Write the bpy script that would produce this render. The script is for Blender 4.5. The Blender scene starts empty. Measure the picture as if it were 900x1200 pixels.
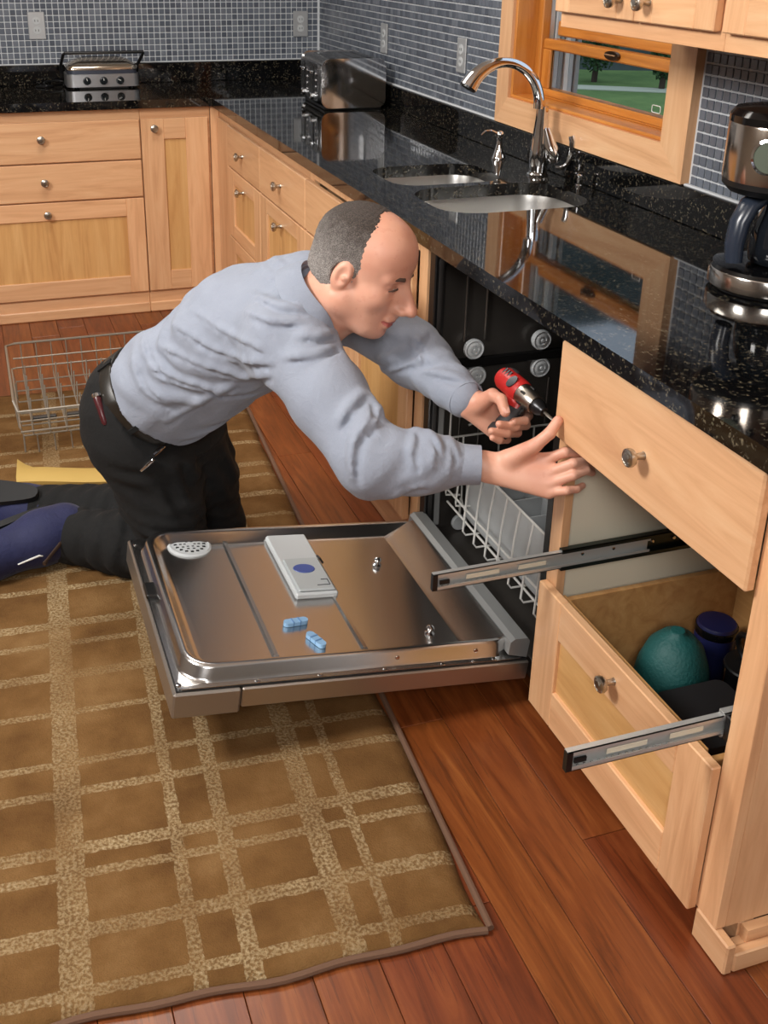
import bpy, bmesh, math, random
import numpy as np
from mathutils import Vector, Matrix

random.seed(7)
SC = bpy.context.scene
COL = SC.collection
PI = math.pi

# ------------------------------------------------------------------ camera
CAM_C = np.array([-.9961, -2.0049, 1.5366])
YAW, PITCH, ROLL, FPX, PPX, PPY = .3295, .3978, .0135, 1274.1, 403.55, 461.41
_cy, _sy, _cp, _sp = math.cos(YAW), math.sin(YAW), math.cos(PITCH), math.sin(PITCH)
FW = np.array([_sy*_cp, _cy*_cp, -_sp]); _rt = np.array([_cy, -_sy, 0.]); _up = np.cross(_rt, FW)
RT = _rt*math.cos(ROLL) + _up*math.sin(ROLL)
UP = -_rt*math.sin(ROLL) + _up*math.cos(ROLL)
cam = bpy.data.cameras.new('camera')
cam.sensor_fit = 'HORIZONTAL'; cam.sensor_width = 36
cam.lens = FPX*36/900
cam.shift_x = (450-PPX)/900; cam.shift_y = (PPY-600)/900
cam.clip_start = .05; cam.clip_end = 200
camo = bpy.data.objects.new('camera', cam); COL.objects.link(camo)
m = Matrix(((RT[0], UP[0], -FW[0], CAM_C[0]), (RT[1], UP[1], -FW[1], CAM_C[1]), (RT[2], UP[2], -FW[2], CAM_C[2]), (0, 0, 0, 1)))
camo.matrix_world = m
SC.camera = camo
SC.view_settings.view_transform = 'Standard'; SC.view_settings.look = 'None'
SC.view_settings.gamma = 1; SC.view_settings.use_curve_mapping = False
SC.view_settings.exposure = -0.08

def at(u, v, d):            # a spot in the room measured off the calibrated camera (metres)
    return CAM_C + (FW + RT*(u-PPX)/FPX - UP*(v-PPY)/FPX)*d

# ------------------------------------------------------------------ world and lights
w = bpy.data.worlds.new('sky'); SC.world = w; w.use_nodes = True
bg = w.node_tree.nodes['Background']; bg.inputs[0].default_value = (.55, .66, .8, 1); bg.inputs[1].default_value = 1.4

def area(name, loc, target, sx, sy, power, col=(1, 1, 1)):
    l = bpy.data.lights.new(name, 'AREA'); l.shape = 'RECTANGLE'; l.size = sx; l.size_y = sy; l.energy = power; l.color = col
    o = bpy.data.objects.new(name, l); COL.objects.link(o); o.location = loc
    o.rotation_euler = (Vector(target)-Vector(loc)).to_track_quat('-Z', 'Y').to_euler()
    return o
area('softbox_key', (-2.3, -.35, 2.4), (-.1, .3, .4), .7, .7, 92, (1, .97, .93))
area('softbox_fill', (-1.5, -3.0, 2.35), (-.2, .3, .5), .9, .9, 62, (1, .97, .94))
area('ceiling_lamp', (-.75, 1.3, 2.55), (-.75, 1.3, 0), .9, .9, 26, (1, .95, .88))

# ------------------------------------------------------------------ mesh helpers
def link(o):
    COL.objects.link(o); return o

def wloc(o):
    v = Vector((0, 0, 0))
    while o is not None:
        v += o.location; o = o.parent
    return v

def obj(name, bm, mat, parent=None, smooth=35, local=False):
    """bmesh in world coordinates (or parent space when local) -> one mesh object"""
    me = bpy.data.meshes.new(name)
    if parent is not None and not local:
        bmesh.ops.translate(bm, vec=-wloc(parent), verts=bm.verts)
    bm.normal_update()
    bm.to_mesh(me); bm.free()
    return meobj(name, me, mat, parent, smooth)

def meobj(name, me, mat, parent=None, smooth=35):
    if smooth:
        me.polygons.foreach_set('use_smooth', [True]*len(me.polygons))
        if smooth < 180: me.set_sharp_from_angle(angle=math.radians(smooth))
    if isinstance(mat, (list, tuple)):
        for q in mat: me.materials.append(q)
    elif mat: me.materials.append(mat)
    o = bpy.data.objects.new(name, me); link(o)
    if parent is not None: o.parent = parent
    return o

def thing(name, label, cat, loc=(0, 0, 0), rotz=0, group=None):
    o = bpy.data.objects.new(name, None); link(o); o.empty_display_size = .05
    o.location = loc; o.rotation_euler = (0, 0, rotz)
    return tag(o, label, cat, group)

def tag(o, label, cat=None, group=None):
    o['label'] = label
    if cat: o['category'] = cat
    if group: o['group'] = group
    return o

def recenter(o):
    """move a top-level mesh's origin to the middle of its base"""
    co = np.empty(len(o.data.vertices)*3); o.data.vertices.foreach_get('co', co); co = co.reshape(-1, 3)
    c = (co.min(0)+co.max(0))/2; c[2] = co[:, 2].min()
    o.data.vertices.foreach_set('co', (co-c).ravel()); o.data.update()
    o.location = Vector(o.location)+Vector(c)
    return o

def struct(o):
    o['kind'] = 'structure'; return o

def B(): return bmesh.new()

def bx(bm, x0, x1, y0, y1, z0, z1, c=0., mi=0):
    """box with chamfered edges"""
    if x0 > x1: x0, x1 = x1, x0
    if y0 > y1: y0, y1 = y1, y0
    if z0 > z1: z0, z1 = z1, z0
    c = min(c, (x1-x0)*.45, (y1-y0)*.45, (z1-z0)*.45)
    fs = []
    if c <= 0:
        v = [bm.verts.new((x, y, z)) for x in (x0, x1) for y in (y0, y1) for z in (z0, z1)]
        for f in ((0, 1, 3, 2), (4, 6, 7, 5), (0, 4, 5, 1), (2, 3, 7, 6), (0, 2, 6, 4), (1, 5, 7, 3)):
            fs.append(bm.faces.new([v[i] for i in f]))
    else:
        V = {}
        X, Y, Z = (x0, x1), (y0, y1), (z0, z1)
        for i in (0, 1):
            for j in (0, 1):
                for k in (0, 1):
                    x, y, z = X[i], Y[j], Z[k]
                    dx, dy, dz = (c, -c)[i], (c, -c)[j], (c, -c)[k]
                    V[i, j, k, 0] = bm.verts.new((x, y+dy, z+dz))
                    V[i, j, k, 1] = bm.verts.new((x+dx, y, z+dz))
                    V[i, j, k, 2] = bm.verts.new((x+dx, y+dy, z))
        ce = Vector(((x0+x1)/2, (y0+y1)/2, (z0+z1)/2))
        def F(l):
            n_ = (l[1].co-l[0].co).cross(l[2].co-l[0].co)
            if n_.dot(l[0].co-ce) < 0: l = l[::-1]
            f = bm.faces.new(l); fs.append(f)
        for i in (0, 1):
            q = [(0, 0), (1, 0), (1, 1), (0, 1)]
            F([V[i, a, b, 0] for a, b in (q if i else q[::-1])])
            F([V[a, i, b, 1] for a, b in (q[::-1] if i else q)])
            F([V[a, b, i, 2] for a, b in (q if i else q[::-1])])
            for j in (0, 1):
                F([V[i, j, 0, 0], V[i, j, 0, 1], V[i, j, 1, 1], V[i, j, 1, 0]])
                F([V[i, 0, j, 0], V[i, 0, j, 2], V[i, 1, j, 2], V[i, 1, j, 0]])
                F([V[0, i, j, 1], V[0, i, j, 2], V[1, i, j, 2], V[1, i, j, 1]])
                for k in (0, 1): F([V[i, j, k, 0], V[i, j, k, 1], V[i, j, k, 2]])
    for f in fs: f.material_index = mi
    return fs

def frames(P, closed=False):
    P = [Vector(p) for p in P]; n = len(P); T = []
    for i in range(n):
        a = P[i-1] if (i or closed) else P[0]; b = P[(i+1) % n] if (i < n-1 or closed) else P[-1]
        t = (b-a); T.append(t.normalized() if t.length > 1e-9 else Vector((0, 0, 1)))
    u = T[0].orthogonal().normalized(); out = []
    for i in range(n):
        u = (u - T[i]*u.dot(T[i])).normalized()
        out.append((P[i], T[i], u, T[i].cross(u)))
    return out

def tube(bm, P, r, n=8, closed=False, flat=1., mi=0, up=None):
    fr = frames(P, closed); R = r if isinstance(r, (list, tuple)) else [r]*len(fr); rings = []
    for (p, t, u, v), q in zip(fr, R):
        if up is not None:
            uu = Vector(up) - t*Vector(up).dot(t); uu.normalize(); u, v = uu, t.cross(uu)
        rings.append([bm.verts.new(p + u*math.cos(2*PI*k/n)*q*flat + v*math.sin(2*PI*k/n)*q) for k in range(n)])
    m_ = len(rings); fs = []
    for i in range(m_ if closed else m_-1):
        a, b = rings[i], rings[(i+1) % m_]
        for k in range(n): fs.append(bm.faces.new((a[k], a[(k+1) % n], b[(k+1) % n], b[k])))
    if not closed:
        fs.append(bm.faces.new(rings[0][::-1])); fs.append(bm.faces.new(rings[-1]))
    for f in fs: f.material_index = mi
    return fs

def lathe(bm, prof, n=24, M=None, mi=0, sx=1., sy=1.):
    """prof: (radius, height) from bottom to top"""
    M = M or Matrix.Identity(4); rings = []; fs = []
    for r, z in prof:
        if r < 1e-6: rings.append([bm.verts.new(M @ Vector((0, 0, z)))])
        else: rings.append([bm.verts.new(M @ Vector((r*sx*math.cos(2*PI*k/n), r*sy*math.sin(2*PI*k/n), z))) for k in range(n)])
    for a, b in zip(rings, rings[1:]):
        for k in range(n):
            l = (k+1) % n
            if len(a) == 1 and len(b) == 1: continue
            if len(a) == 1: fs.append(bm.faces.new((a[0], b[l], b[k])))
            elif len(b) == 1: fs.append(bm.faces.new((a[k], a[l], b[0])))
            else: fs.append(bm.faces.new((a[k], a[l], b[l], b[k])))
    if len(rings[0]) > 1: fs.append(bm.faces.new(rings[0][::-1]))
    if len(rings[-1]) > 1: fs.append(bm.faces.new(rings[-1]))
    for f in fs: f.material_index = mi
    return fs

def prism(bm, poly, z0, z1, M=None, mi=0):
    M = M or Matrix.Identity(4)
    a = [bm.verts.new(M @ Vector((x, y, z0))) for x, y in poly]; b = [bm.verts.new(M @ Vector((x, y, z1))) for x, y in poly]
    n = len(poly); fs = [bm.faces.new(a[::-1]), bm.faces.new(b)]
    for k in range(n): fs.append(bm.faces.new((a[k], a[(k+1) % n], b[(k+1) % n], b[k])))
    for f in fs: f.material_index = mi
    bmesh.ops.recalc_face_normals(bm, faces=fs)
    return fs

def loft(bm, rings, cap0=True, cap1=True, mi=0):
    R = [[bm.verts.new(Vector(p)) for p in r] for r in rings]; fs = []
    n = len(R[0])
    for a, b in zip(R, R[1:]):
        for k in range(n): fs.append(bm.faces.new((a[k], a[(k+1) % n], b[(k+1) % n], b[k])))
    if cap0: fs.append(bm.faces.new(R[0][::-1]))
    if cap1: fs.append(bm.faces.new(R[-1]))
    for f in fs: f.material_index = mi
    bmesh.ops.recalc_face_normals(bm, faces=fs)
    return fs

def rrect(x0, x1, y0, y1, r, n=5):
    P = []
    for cx, cy, a in ((x1-r, y1-r, 0), (x0+r, y1-r, 90), (x0+r, y0+r, 180), (x1-r, y0+r, 270)):
        for k in range(n+1):
            t = math.radians(a+90*k/n); P.append((cx+r*math.cos(t), cy+r*math.sin(t)))
    return P

def axisM(p, d, roll=None):
    """matrix whose local z points along d, origin p"""
    q = Vector(d).to_track_quat('Z', 'Y').to_matrix().to_4x4()
    return Matrix.Translation(Vector(p)) @ q

def ball(bm, c, r, n=12, m_=8, s=(1, 1, 1), mi=0):
    prof = [(r*math.sin(PI*i/m_), -r*math.cos(PI*i/m_)) for i in range(m_+1)]
    prof[0] = (0, -r); prof[-1] = (0, r)
    return lathe(bm, prof, n, Matrix.Translation(Vector(c)) @ Matrix.Diagonal((s[0], s[1], s[2], 1)), mi)

# ------------------------------------------------------------------ materials
def srgb(*c):
    return tuple(((x/255)/12.92 if x/255 <= .04045 else ((x/255+.055)/1.055)**2.4) for x in c) + (1,)

class NT:
    def __init__(s, name):
        s.m = bpy.data.materials.new(name); s.m.use_nodes = True; s.t = s.m.node_tree; s.p = s.t.nodes['Principled BSDF']
    def n(s, kind, **kw):
        q = s.t.nodes.new(kind)
        for k, v in kw.items():
            if k in q.inputs: q.inputs[k].default_value = v
            else: setattr(q, k, v)
        return q
    def l(s, a, b): s.t.links.new(a, b)
    def set(s, **kw):
        for k, v in kw.items(): s.p.inputs[k.replace('_', ' ')].default_value = v
        return s
    def coords(s, scale=(1, 1, 1), rand=True, rot=(0, 0, 0)):
        tc = s.n('ShaderNodeTexCoord'); mp = s.n('ShaderNodeMapping'); mp.inputs['Scale'].default_value = scale; mp.inputs['Rotation'].default_value = rot
        if rand:
            oi = s.n('ShaderNodeObjectInfo'); mu = s.n('ShaderNodeVectorMath', operation='SCALE'); mu.inputs[0].default_value = (7.3, 5.1, 9.7)
            s.l(oi.outputs['Random'], mu.inputs['Scale']); ad = s.n('ShaderNodeVectorMath', operation='ADD')
            s.l(tc.outputs['Object'], ad.inputs[0]); s.l(mu.outputs[0], ad.inputs[1]); s.l(ad.outputs[0], mp.inputs['Vector']); s.oi = oi
        else: s.l(tc.outputs['Object'], mp.inputs['Vector'])
        return mp.outputs[0]
    def noise(s, vec, scale, detail=4, rough=.55, dist=0.):
        q = s.n('ShaderNodeTexNoise'); q.inputs['Scale'].default_value = scale; q.inputs['Detail'].default_value = detail
        q.inputs['Roughness'].default_value = rough; q.inputs['Distortion'].default_value = dist
        s.l(vec, q.inputs['Vector']); return q.outputs['Fac']
    def ramp(s, fac, stops):
        q = s.n('ShaderNodeValToRGB'); e = q.color_ramp.elements
        while len(e) < len(stops): e.new(.5)
        for a, (p, c) in zip(e, stops): a.position = p; a.color = c
        s.l(fac, q.inputs[0]); return q.outputs[0]
    def mix(s, fac, a, b, blend='MIX'):
        q = s.n('ShaderNodeMix', data_type='RGBA', blend_type=blend)
        for i, x in ((0, fac), (6, a), (7, b)):
            if hasattr(x, 'links'): s.l(x, q.inputs[i])
            else: q.inputs[i].default_value = x
        return q.outputs[2]
    def math(s, op, a, b=None):
        q = s.n('ShaderNodeMath', operation=op)
        for i, x in ((0, a), (1, b)):
            if x is None: continue
            if hasattr(x, 'links'): s.l(x, q.inputs[i])
            else: q.inputs[i].default_value = x
        return q.outputs[0]
    def bump(s, h, strength=.3, dist=.01):
        q = s.n('ShaderNodeBump'); q.inputs['Strength'].default_value = strength; q.inputs['Distance'].default_value = dist
        s.l(h, q.inputs['Height']); s.l(q.outputs[0], s.p.inputs['Normal']); return q
    def base(s, c): s.l(c, s.p.inputs['Base Color'])
    def rough(s, c): s.l(c, s.p.inputs['Roughness'])

def plain(name, col, rough=.5, metal=0., **kw):
    t = NT(name); t.set(Base_Color=col, Roughness=rough, Metallic=metal, **kw)
    v = t.coords(); n = t.noise(v, 60, 3); t.rough(t.math('ADD', t.math('MULTIPLY', n, .04), max(.01, rough-.02)))
    return t.m

def wood(name, axis, c0, c1, c2, rough=.38, fig=1., scale=1.):
    t = NT(name); st = [11., 11., 11.]; st[axis] = .9
    v = t.coords(tuple(x*scale for x in st))
    n1 = t.noise(v, 2.2, 5, .6, 1.2); col = t.ramp(n1, [(.25, c0), (.5, c1), (.78, c2)])
    st2 = [90., 90., 90.]; st2[axis] = 3.
    tc = t.coords(tuple(st2)); n2 = t.noise(tc, 1.5, 3, .7)
    col = t.mix(t.math('MULTIPLY', t.math('SUBTRACT', n2, .5), .9*fig), col, c0)
    hs = t.n('ShaderNodeHueSaturation'); oi = t.oi
    t.l(t.math('ADD', t.math('MULTIPLY', oi.outputs['Random'], .16), .92), hs.inputs['Value']); t.l(col, hs.inputs['Color'])
    t.base(hs.outputs[0]); t.set(Roughness=rough); t.bump(n2, .06, .002)
    t.set(Coat_Weight=.25, Coat_Roughness=.25)
    return t.m
MAPC = (srgb(200, 148, 106), srgb(221, 172, 128), srgb(232, 190, 146))
PANC = (srgb(192, 141, 86), srgb(211, 163, 104), srgb(224, 181, 123))
MAP = {a: wood('maple_grain_'+'xyz'[a], a, *MAPC) for a in (0, 1, 2)}
PAN = {a: wood('maple_panel_'+'xyz'[a], a, *PANC) for a in (0, 1, 2)}
ORNG = {a: wood('fir_window_'+'xyz'[a], a, srgb(168, 98, 36), srgb(196, 124, 52), srgb(214, 146, 72), rough=.3) for a in (0, 1, 2)}
BOXW = wood('drawer_box_wood', 1, srgb(170, 120, 70), srgb(190, 142, 88), srgb(204, 160, 105))

def granite():
    t = NT('black_granite'); v = t.coords((1, 1, 1), rand=False)
    vo = t.n('ShaderNodeTexVoronoi', feature='F1'); vo.inputs['Scale'].default_value = 150; t.l(v, vo.inputs['Vector'])
    n = t.noise(v, 70, 4, .7); n2 = t.noise(v, 190, 2, .6)
    f = t.math('MULTIPLY', t.math('GREATER_THAN', n, .535), t.math('LESS_THAN', vo.outputs['Distance'], .46))
    c = t.ramp(n2, [(.35, srgb(34, 32, 29)), (.55, srgb(86, 80, 66)), (.72, srgb(128, 118, 96))])
    sp = t.mix(t.math('MULTIPLY', f, .75), srgb(11, 11, 12), c)
    t.base(sp); t.set(Roughness=.045, IOR=1.55, Specular_IOR_Level=.62)
    return t.m
GRAN = granite()

def brushed(name, col, rough, axis, amt=.05):
    t = NT(name); st = [160., 160., 160.]; st[axis] = 2.
    v = t.coords(tuple(st)); n = t.noise(v, 1.6, 3, .6)
    t.rough(t.math('ADD', t.math('MULTIPLY', n, amt), rough-amt/2)); t.set(Base_Color=col, Metallic=1.)
    return t.m
STEEL = brushed('brushed_steel', srgb(192, 184, 176), .40, 0)
STEELY = brushed('brushed_steel_y', srgb(190, 188, 185), .24, 1)
SINKM = brushed('sink_steel', srgb(214, 213, 210), .3, 0)
DOORIN = brushed('door_liner_steel', srgb(204, 202, 200), .23, 1, .05)
CHROME = plain('chrome', srgb(225, 226, 228), .06, 1.)
NICKEL = plain('satin_nickel', srgb(186, 180, 170), .28, 1.)
ZINC = plain('zinc_slide', srgb(206, 208, 206), .45, .65)
DKMET = plain('dark_slide_metal', srgb(70, 76, 72), .3, .9)
BLACKP = plain('black_plastic', srgb(16, 16, 17), .35)
BLACKG = plain('black_gloss', srgb(10, 10, 12), .1)
GREYP = plain('grey_plastic', srgb(150, 152, 152), .42)
LGREY = plain('light_grey_plastic', srgb(186, 190, 192), .45)
WHITEP = plain('white_plastic', srgb(226, 226, 222), .35)
TUBM = plain('tub_dark_steel', srgb(84, 80, 76), .32, .6)
CREAM = plain('cream_melamine', srgb(226, 218, 196), .5)
WALLP = plain('wall_paint', srgb(158, 150, 138), .9)
# ------------------------------------------------------------------ the room
YB, XW = 3.144, .614           # tiled back wall, window wall
XL, YF, ZC = -3.6, -4.2, 2.6
ZS = 1.0                       # top of the granite upstand

# floor: sub-floor with single planks
def plank_mat():
    t = NT('cherry_plank'); v = t.coords((13, 1.1, 13)); n = t.noise(v, 1.8, 6, .62, 1.6)
    col = t.ramp(n, [(.28, srgb(86, 40, 16)), (.5, srgb(118, 59, 26)), (.72, srgb(142, 80, 39))])
    v2 = t.coords((70, 2.2, 70)); n2 = t.noise(v2, 1.7, 4, .7)
    col = t.mix(t.math('MULTIPLY', t.math('GREATER_THAN', n2, .6), .4), col, srgb(58, 24, 12))
    hs = t.n('ShaderNodeHueSaturation'); t.l(t.math('ADD', t.math('MULTIPLY', t.oi.outputs['Random'], .22), .86), hs.inputs['Value'])
    t.l(t.math('ADD', t.math('MULTIPLY', t.oi.outputs['Random'], .012), .494), hs.inputs['Hue']); t.l(col, hs.inputs['Color'])
    t.base(hs.outputs[0]); t.set(Roughness=.36, Coat_Weight=.12, Coat_Roughness=.2); t.bump(n2, .08, .002)
    return t.m
PLANK = plank_mat()
bm = B(); bx(bm, XL, XW+.1, YF, YB+.1, -.06, -.012)
floor = struct(obj('floor', bm, plain('plank_joint', srgb(46, 22, 12), .7), smooth=0))
PWID = .112
pm = {}
def plank(x, y0, y1):
    L = round(y1-y0, 2)
    if L not in pm:
        b = B(); bx(b, -PWID/2+.0007, PWID/2-.0007, -L/2+.0007, L/2-.0007, -.012, 0, .0007)
        me = bpy.data.meshes.new('plank'); b.to_mesh(me); b.free(); me.materials.append(PLANK); pm[L] = me
    o = bpy.data.objects.new('plank', pm[L]); link(o); o.parent = floor; o.location = (x, (y0+y1)/2, 0)
rp = random.Random(3)
x = XW+.1-PWID/2; big = B()
while x > -2.3:
    y = -2.4 - rp.random()*1.0
    while y < YB+.05:
        L = rp.choice((.6, .8, 1.0, 1.2, 1.4)); plank(x, y, y+L); y += L
    x -= PWID
bx(big, XL, x+PWID/2, YF, YB, -.012, 0)
struct(obj('floorboards', big, PLANK, floor, smooth=0))['kind'] = 'stuff'

# walls
def tile_mat():
    t = NT('slate_blue_tile'); v = t.coords((1, 1, 1), rand=True)
    g = t.n('ShaderNodeNewGeometry')
    c = t.ramp(g.outputs['Random Per Island'], [(0., srgb(82, 88, 99)), (.5, srgb(98, 105, 116)), (1., srgb(118, 124, 134))])
    n = t.noise(v, 40, 3); c = t.mix(t.math('MULTIPLY', n, .25), c, srgb(70, 72, 80))
    oi = t.n('ShaderNodeObjectInfo'); hs = t.n('ShaderNodeHueSaturation'); t.l(t.math('ADD', t.math('MULTIPLY', oi.outputs['Random'], .3), .85), hs.inputs['Value']); t.l(c, hs.inputs['Color'])
    t.base(hs.outputs[0]); t.set(Roughness=.22, Specular_IOR_Level=.6)
    return t.m
TILE = tile_mat()
GROUT = plain('grout', srgb(196, 200, 204), .8)
PITCH_T = .0257; TG = .0042
WY0, WY1, WZ0, WZ1 = .285, 1.113, 1.085, 1.95      # window hole
bm = B(); bx(bm, XL, XW, YB, YB+.12, -.05, ZC)
wall_back = struct(obj('wall_back', bm, GROUT, smooth=0))
bm = B()
bx(bm, XW, XW+.14, YF, WY0, -.05, ZC); bx(bm, XW, XW+.14, WY1, YB+.12, -.05, ZC)
bx(bm, XW, XW+.14, WY0, WY1, -.05, WZ0); bx(bm, XW, XW+.14, WY0, WY1, WZ1, ZC)
wall_right = struct(obj('wall_right', bm, GROUT, smooth=0))
for nm, a in (('wall_left', (XL-.1, XL, YF, YB+.12, -.05, ZC)), ('wall_front', (XL, XW+.14, YF-.1, YF, -.05, ZC))):
    bm = B(); bx(bm, *a); struct(obj(nm, bm, WALLP, smooth=0))
bm = B(); bx(bm, XL, XW+.14, YF, YB+.12, ZC, ZC+.1); struct(obj('ceiling', bm, plain('ceiling_paint', srgb(222, 218, 210), .9), smooth=0))

def tilebox(b, axis, a, z, s=PITCH_T-TG):
    if axis == 'y': bx(b, a, a+s, YB-.004, YB, z, z+s, .0012)
    else: bx(b, XW-.004, XW, a, a+s, z, z+s, .0012)
rows = [ZS+.002+PITCH_T*i for i in range(34)]
bm = B()
a = XW-.006-PITCH_T
while a > -1.25:
    for z in rows: tilebox(bm, 'y', a, z)
    a -= PITCH_T
o = obj('mosaic_tiles', bm, TILE, wall_back, smooth=0); o['kind'] = 'stuff'
bm = B(); bme = bpy.data.meshes.new('tile')
b = B(); bx(b, -.004, 0, 0, PITCH_T-TG, 0, PITCH_T-TG, .0012); b.to_mesh(bme); b.free(); bme.materials.append(TILE)
cand = []
a = .178-PITCH_T
while a > -1.1:
    for z in rows:
        if z < 1.325: cand.append((a, z))
    a -= PITCH_T
a = 1.2
while a < YB-.03:
    for z in rows: cand.append((a, z))
    a += PITCH_T
near = sorted([c for c in cand if (-.19 < c[0] < .17 and c[1] < 1.36)], key=lambda c: -c[0])[:190]
near += sorted([c for c in cand if c[0] > 1.19 and c[1] < 1.28], key=lambda c: c[0])[:300-len(near)]
ns = set(near)
for c in cand:
    if c in ns:
        o = bpy.data.objects.new('tile', bme); link(o); o.parent = wall_right; o.location = (XW, c[0], c[1])
    else: tilebox(bm, 'x', *c)
o = obj('mosaic_tiles', bm, TILE, wall_right, smooth=0); o['kind'] = 'stuff'

# ------------------------------------------------------------------ window
SX = XW+.075                    # sash plane
win = struct(thing('window_1', 'oiled fir window with maple casing above the sink', None, (XW, .7, ZS)))
del win['label']
def wpart(name, args, mat, parent=None, c=.003):
    b = B(); bx(b, *args, c); return obj(name, b, mat, parent or win)
CT = XW-.02
def casing(poly, mat):          # mitred casing boards in the wall plane, (y, z) corners
    b = B(); prism(b, poly, 0, .024, Matrix(((0, 0, 1, CT-.004), (1, 0, 0, 0), (0, 1, 0, 0), (0, 0, 0, 1)))); return obj('casing_board', b, mat, win)
O0, O1, OZ0, OZ1 = .184, 1.192, ZS+.003, 2.05
casing([(O0, OZ0), (O1, OZ0), (WY1, WZ0), (WY0, WZ0)], MAP[1])
casing([(O0, OZ0), (WY0, WZ0), (WY0, WZ1), (O0, OZ1)], MAP[2])
casing([(O1, OZ0), (O1, OZ1), (WY1, WZ1), (WY1, WZ0)], MAP[2])
casing([(O0, OZ1), (WY0, WZ1), (WY1, WZ1), (O1, OZ1)], MAP[1])
wpart('jamb', (XW-.015, XW+.2, WY1-.012, WY1, WZ0, WZ1), ORNG[2])
wpart('jamb', (XW-.015, XW+.2, WY0, WY0+.012, WZ0, WZ1), ORNG[2])
wpart('sill', (XW-.015, XW+.2, WY0+.012, WY1-.012, WZ0, WZ0+.01), ORNG[1])
G0, G1 = WY0+.105, WY1-.09      # glass edges
jl = wpart('sash_stop', (SX-.02, SX+.008, G1+.045, WY1-.0125, WZ0+.01, WZ1), ORNG[2])
# lower sash
b = B(); bx(b, SX-.012, SX+.03, WY0+.012, G1+.045, WZ0+.01, 1.118, .004); obj('bottom_rail', b, ORNG[1], win)
b = B(); bx(b, SX-.022, SX-.01, WY0+.012, G1+.045, WZ0+.01, 1.098, .004); obj('sash_bead', b, ORNG[1], win)
b = B(); bx(b, SX-.012, SX+.03, WY0+.012, G1+.045, 1.232, 1.262, .004); tr = obj('top_rail', b, ORNG[1], win)
b = B(); bx(b, SX-.012, SX+.004, G1, G1+.045, 1.118, 1.232, .003); obj('sash_stile', b, ORNG[2], win)
b = B(); bx(b, SX-.012, SX+.004, WY0+.012, G0, 1.118, 1.232, .003); obj('sash_stile', b, ORNG[2], win)
b = B(); bx(b, SX+.032, SX+.06, WY0+.012, G1+.045, 1.268, 1.312, .004); obj('meeting_rail', b, ORNG[1], win)
b = B(); bx(b, SX+.032, SX+.06, WY0+.012, G0-.03, 1.312, WZ1, .004); obj('sash_stile', b, ORNG[2], win)
GLASS = NT('window_glass'); GLASS.set(Base_Color=(1, 1, 1, 1), Roughness=0., Transmission_Weight=1., IOR=1.02, Specular_IOR_Level=.5); GLASS = GLASS.m
b = B(); bx(b, SX-.004, SX, G0, G1, 1.118, 1.232); obj('pane', b, GLASS, win, smooth=0)
b = B(); bx(b, SX+.044, SX+.048, G0-.03, G1+.045, 1.312, WZ1); obj('pane', b, GLASS, win, smooth=0)
# sash lift latch
b = B(); prism(b, [(.035*math.cos(k*PI/8), .012*math.sin(k*PI/8)) for k in range(16)], 0, .01, Matrix(((0, 0, 1, SX-.022), (1, 0, 0, .67), (0, 1, 0, 1.249), (0, 0, 0, 1))))
tube(b, [(SX-.02, .70, 1.249), (SX-.036, .675, 1.252), (SX-.02, .65, 1.249)], .004, 8)
obj('sash_lock', b, plain('bronze_latch', srgb(84, 62, 44), .3, .9), win)
# white outline sticker on the pane
b = B(); tube(b, [(SX-.0055, .455+p[0], 1.137+p[1]) for p in rrect(-.019, .019, -.009, .009, .005)], .0012, 5, closed=True)
obj('sticker', b, WHITEP, win)
# outside white screen tracks
for k in range(6):
    b = B(); bx(b, SX+.012+k*.019, SX+.028+k*.019, WY1-.034-.006*(k % 2), WY1-.0125, WZ0+.0105, WZ1, .002); obj('screen_track', b, (WHITEP, LGREY, GREYP)[k % 3], win)
# ------------------------------------------------------------------ outdoors
def grass_mat(name, a, c):
    t = NT(name); v = t.coords((1, 1, 1), rand=False); n = t.noise(v, .8, 6, .7); n2 = t.noise(v, 25, 3, .7)
    col = t.ramp(n, [(.3, a), (.7, c)]); t.base(t.mix(t.math('MULTIPLY', n2, .35), col, a)); t.set(Roughness=.95); return t.m
b = B(); bx(b, XW+.3, 60, -40, 70, -.75, -.6)
o = obj('lawn', b, grass_mat('lawn_green', srgb(66, 96, 44), srgb(112, 140, 76)), smooth=0); struct(o)
b = B(); M_ = Matrix.Rotation(math.radians(58), 4, 'Z'); prism(b, [(15.5, -40), (16.0, -40), (16.0, 40), (15.5, 40)], -.598, -.585, M_)
o = obj('path', b, plain('pale_path', srgb(176, 180, 160), .9)); struct(o)
def tree(name, label, x, y, r, h, seed, col):
    t = thing(name, label, 'tree', (x, y, -.6)); rr = random.Random(seed)
    b = B(); tube(b, [(x, y, -.62), (x+.05, y, h*.3), (x, y+.06, h*.55)], [.05, .04, .03], 8); obj('trunk', b, plain('bark', srgb(60, 48, 36), .9), t)
    b = B()
    for i in range(1500):
        th, u, q = rr.random()*2*PI, rr.uniform(-1, 1), rr.random()**.4
        s = math.sqrt(1-u*u); c = Vector((x+r*q*s*math.cos(th), y+r*q*s*math.sin(th), -.6+h*.55+h*.42*q*u))
        a_, b_ = Vector((rr.gauss(0, 1), rr.gauss(0, 1), rr.gauss(0, 1))).normalized()*.035, Vector((rr.gauss(0, 1), rr.gauss(0, 1), rr.gauss(0, 1))).normalized()*.03
        vs = [b.verts.new(c+a_), b.verts.new(c+b_), b.verts.new(c-a_), b.verts.new(c-b_)]; b.faces.new(vs)
    f = obj('foliage', b, col, t, smooth=0); f['kind'] = 'stuff'
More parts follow.
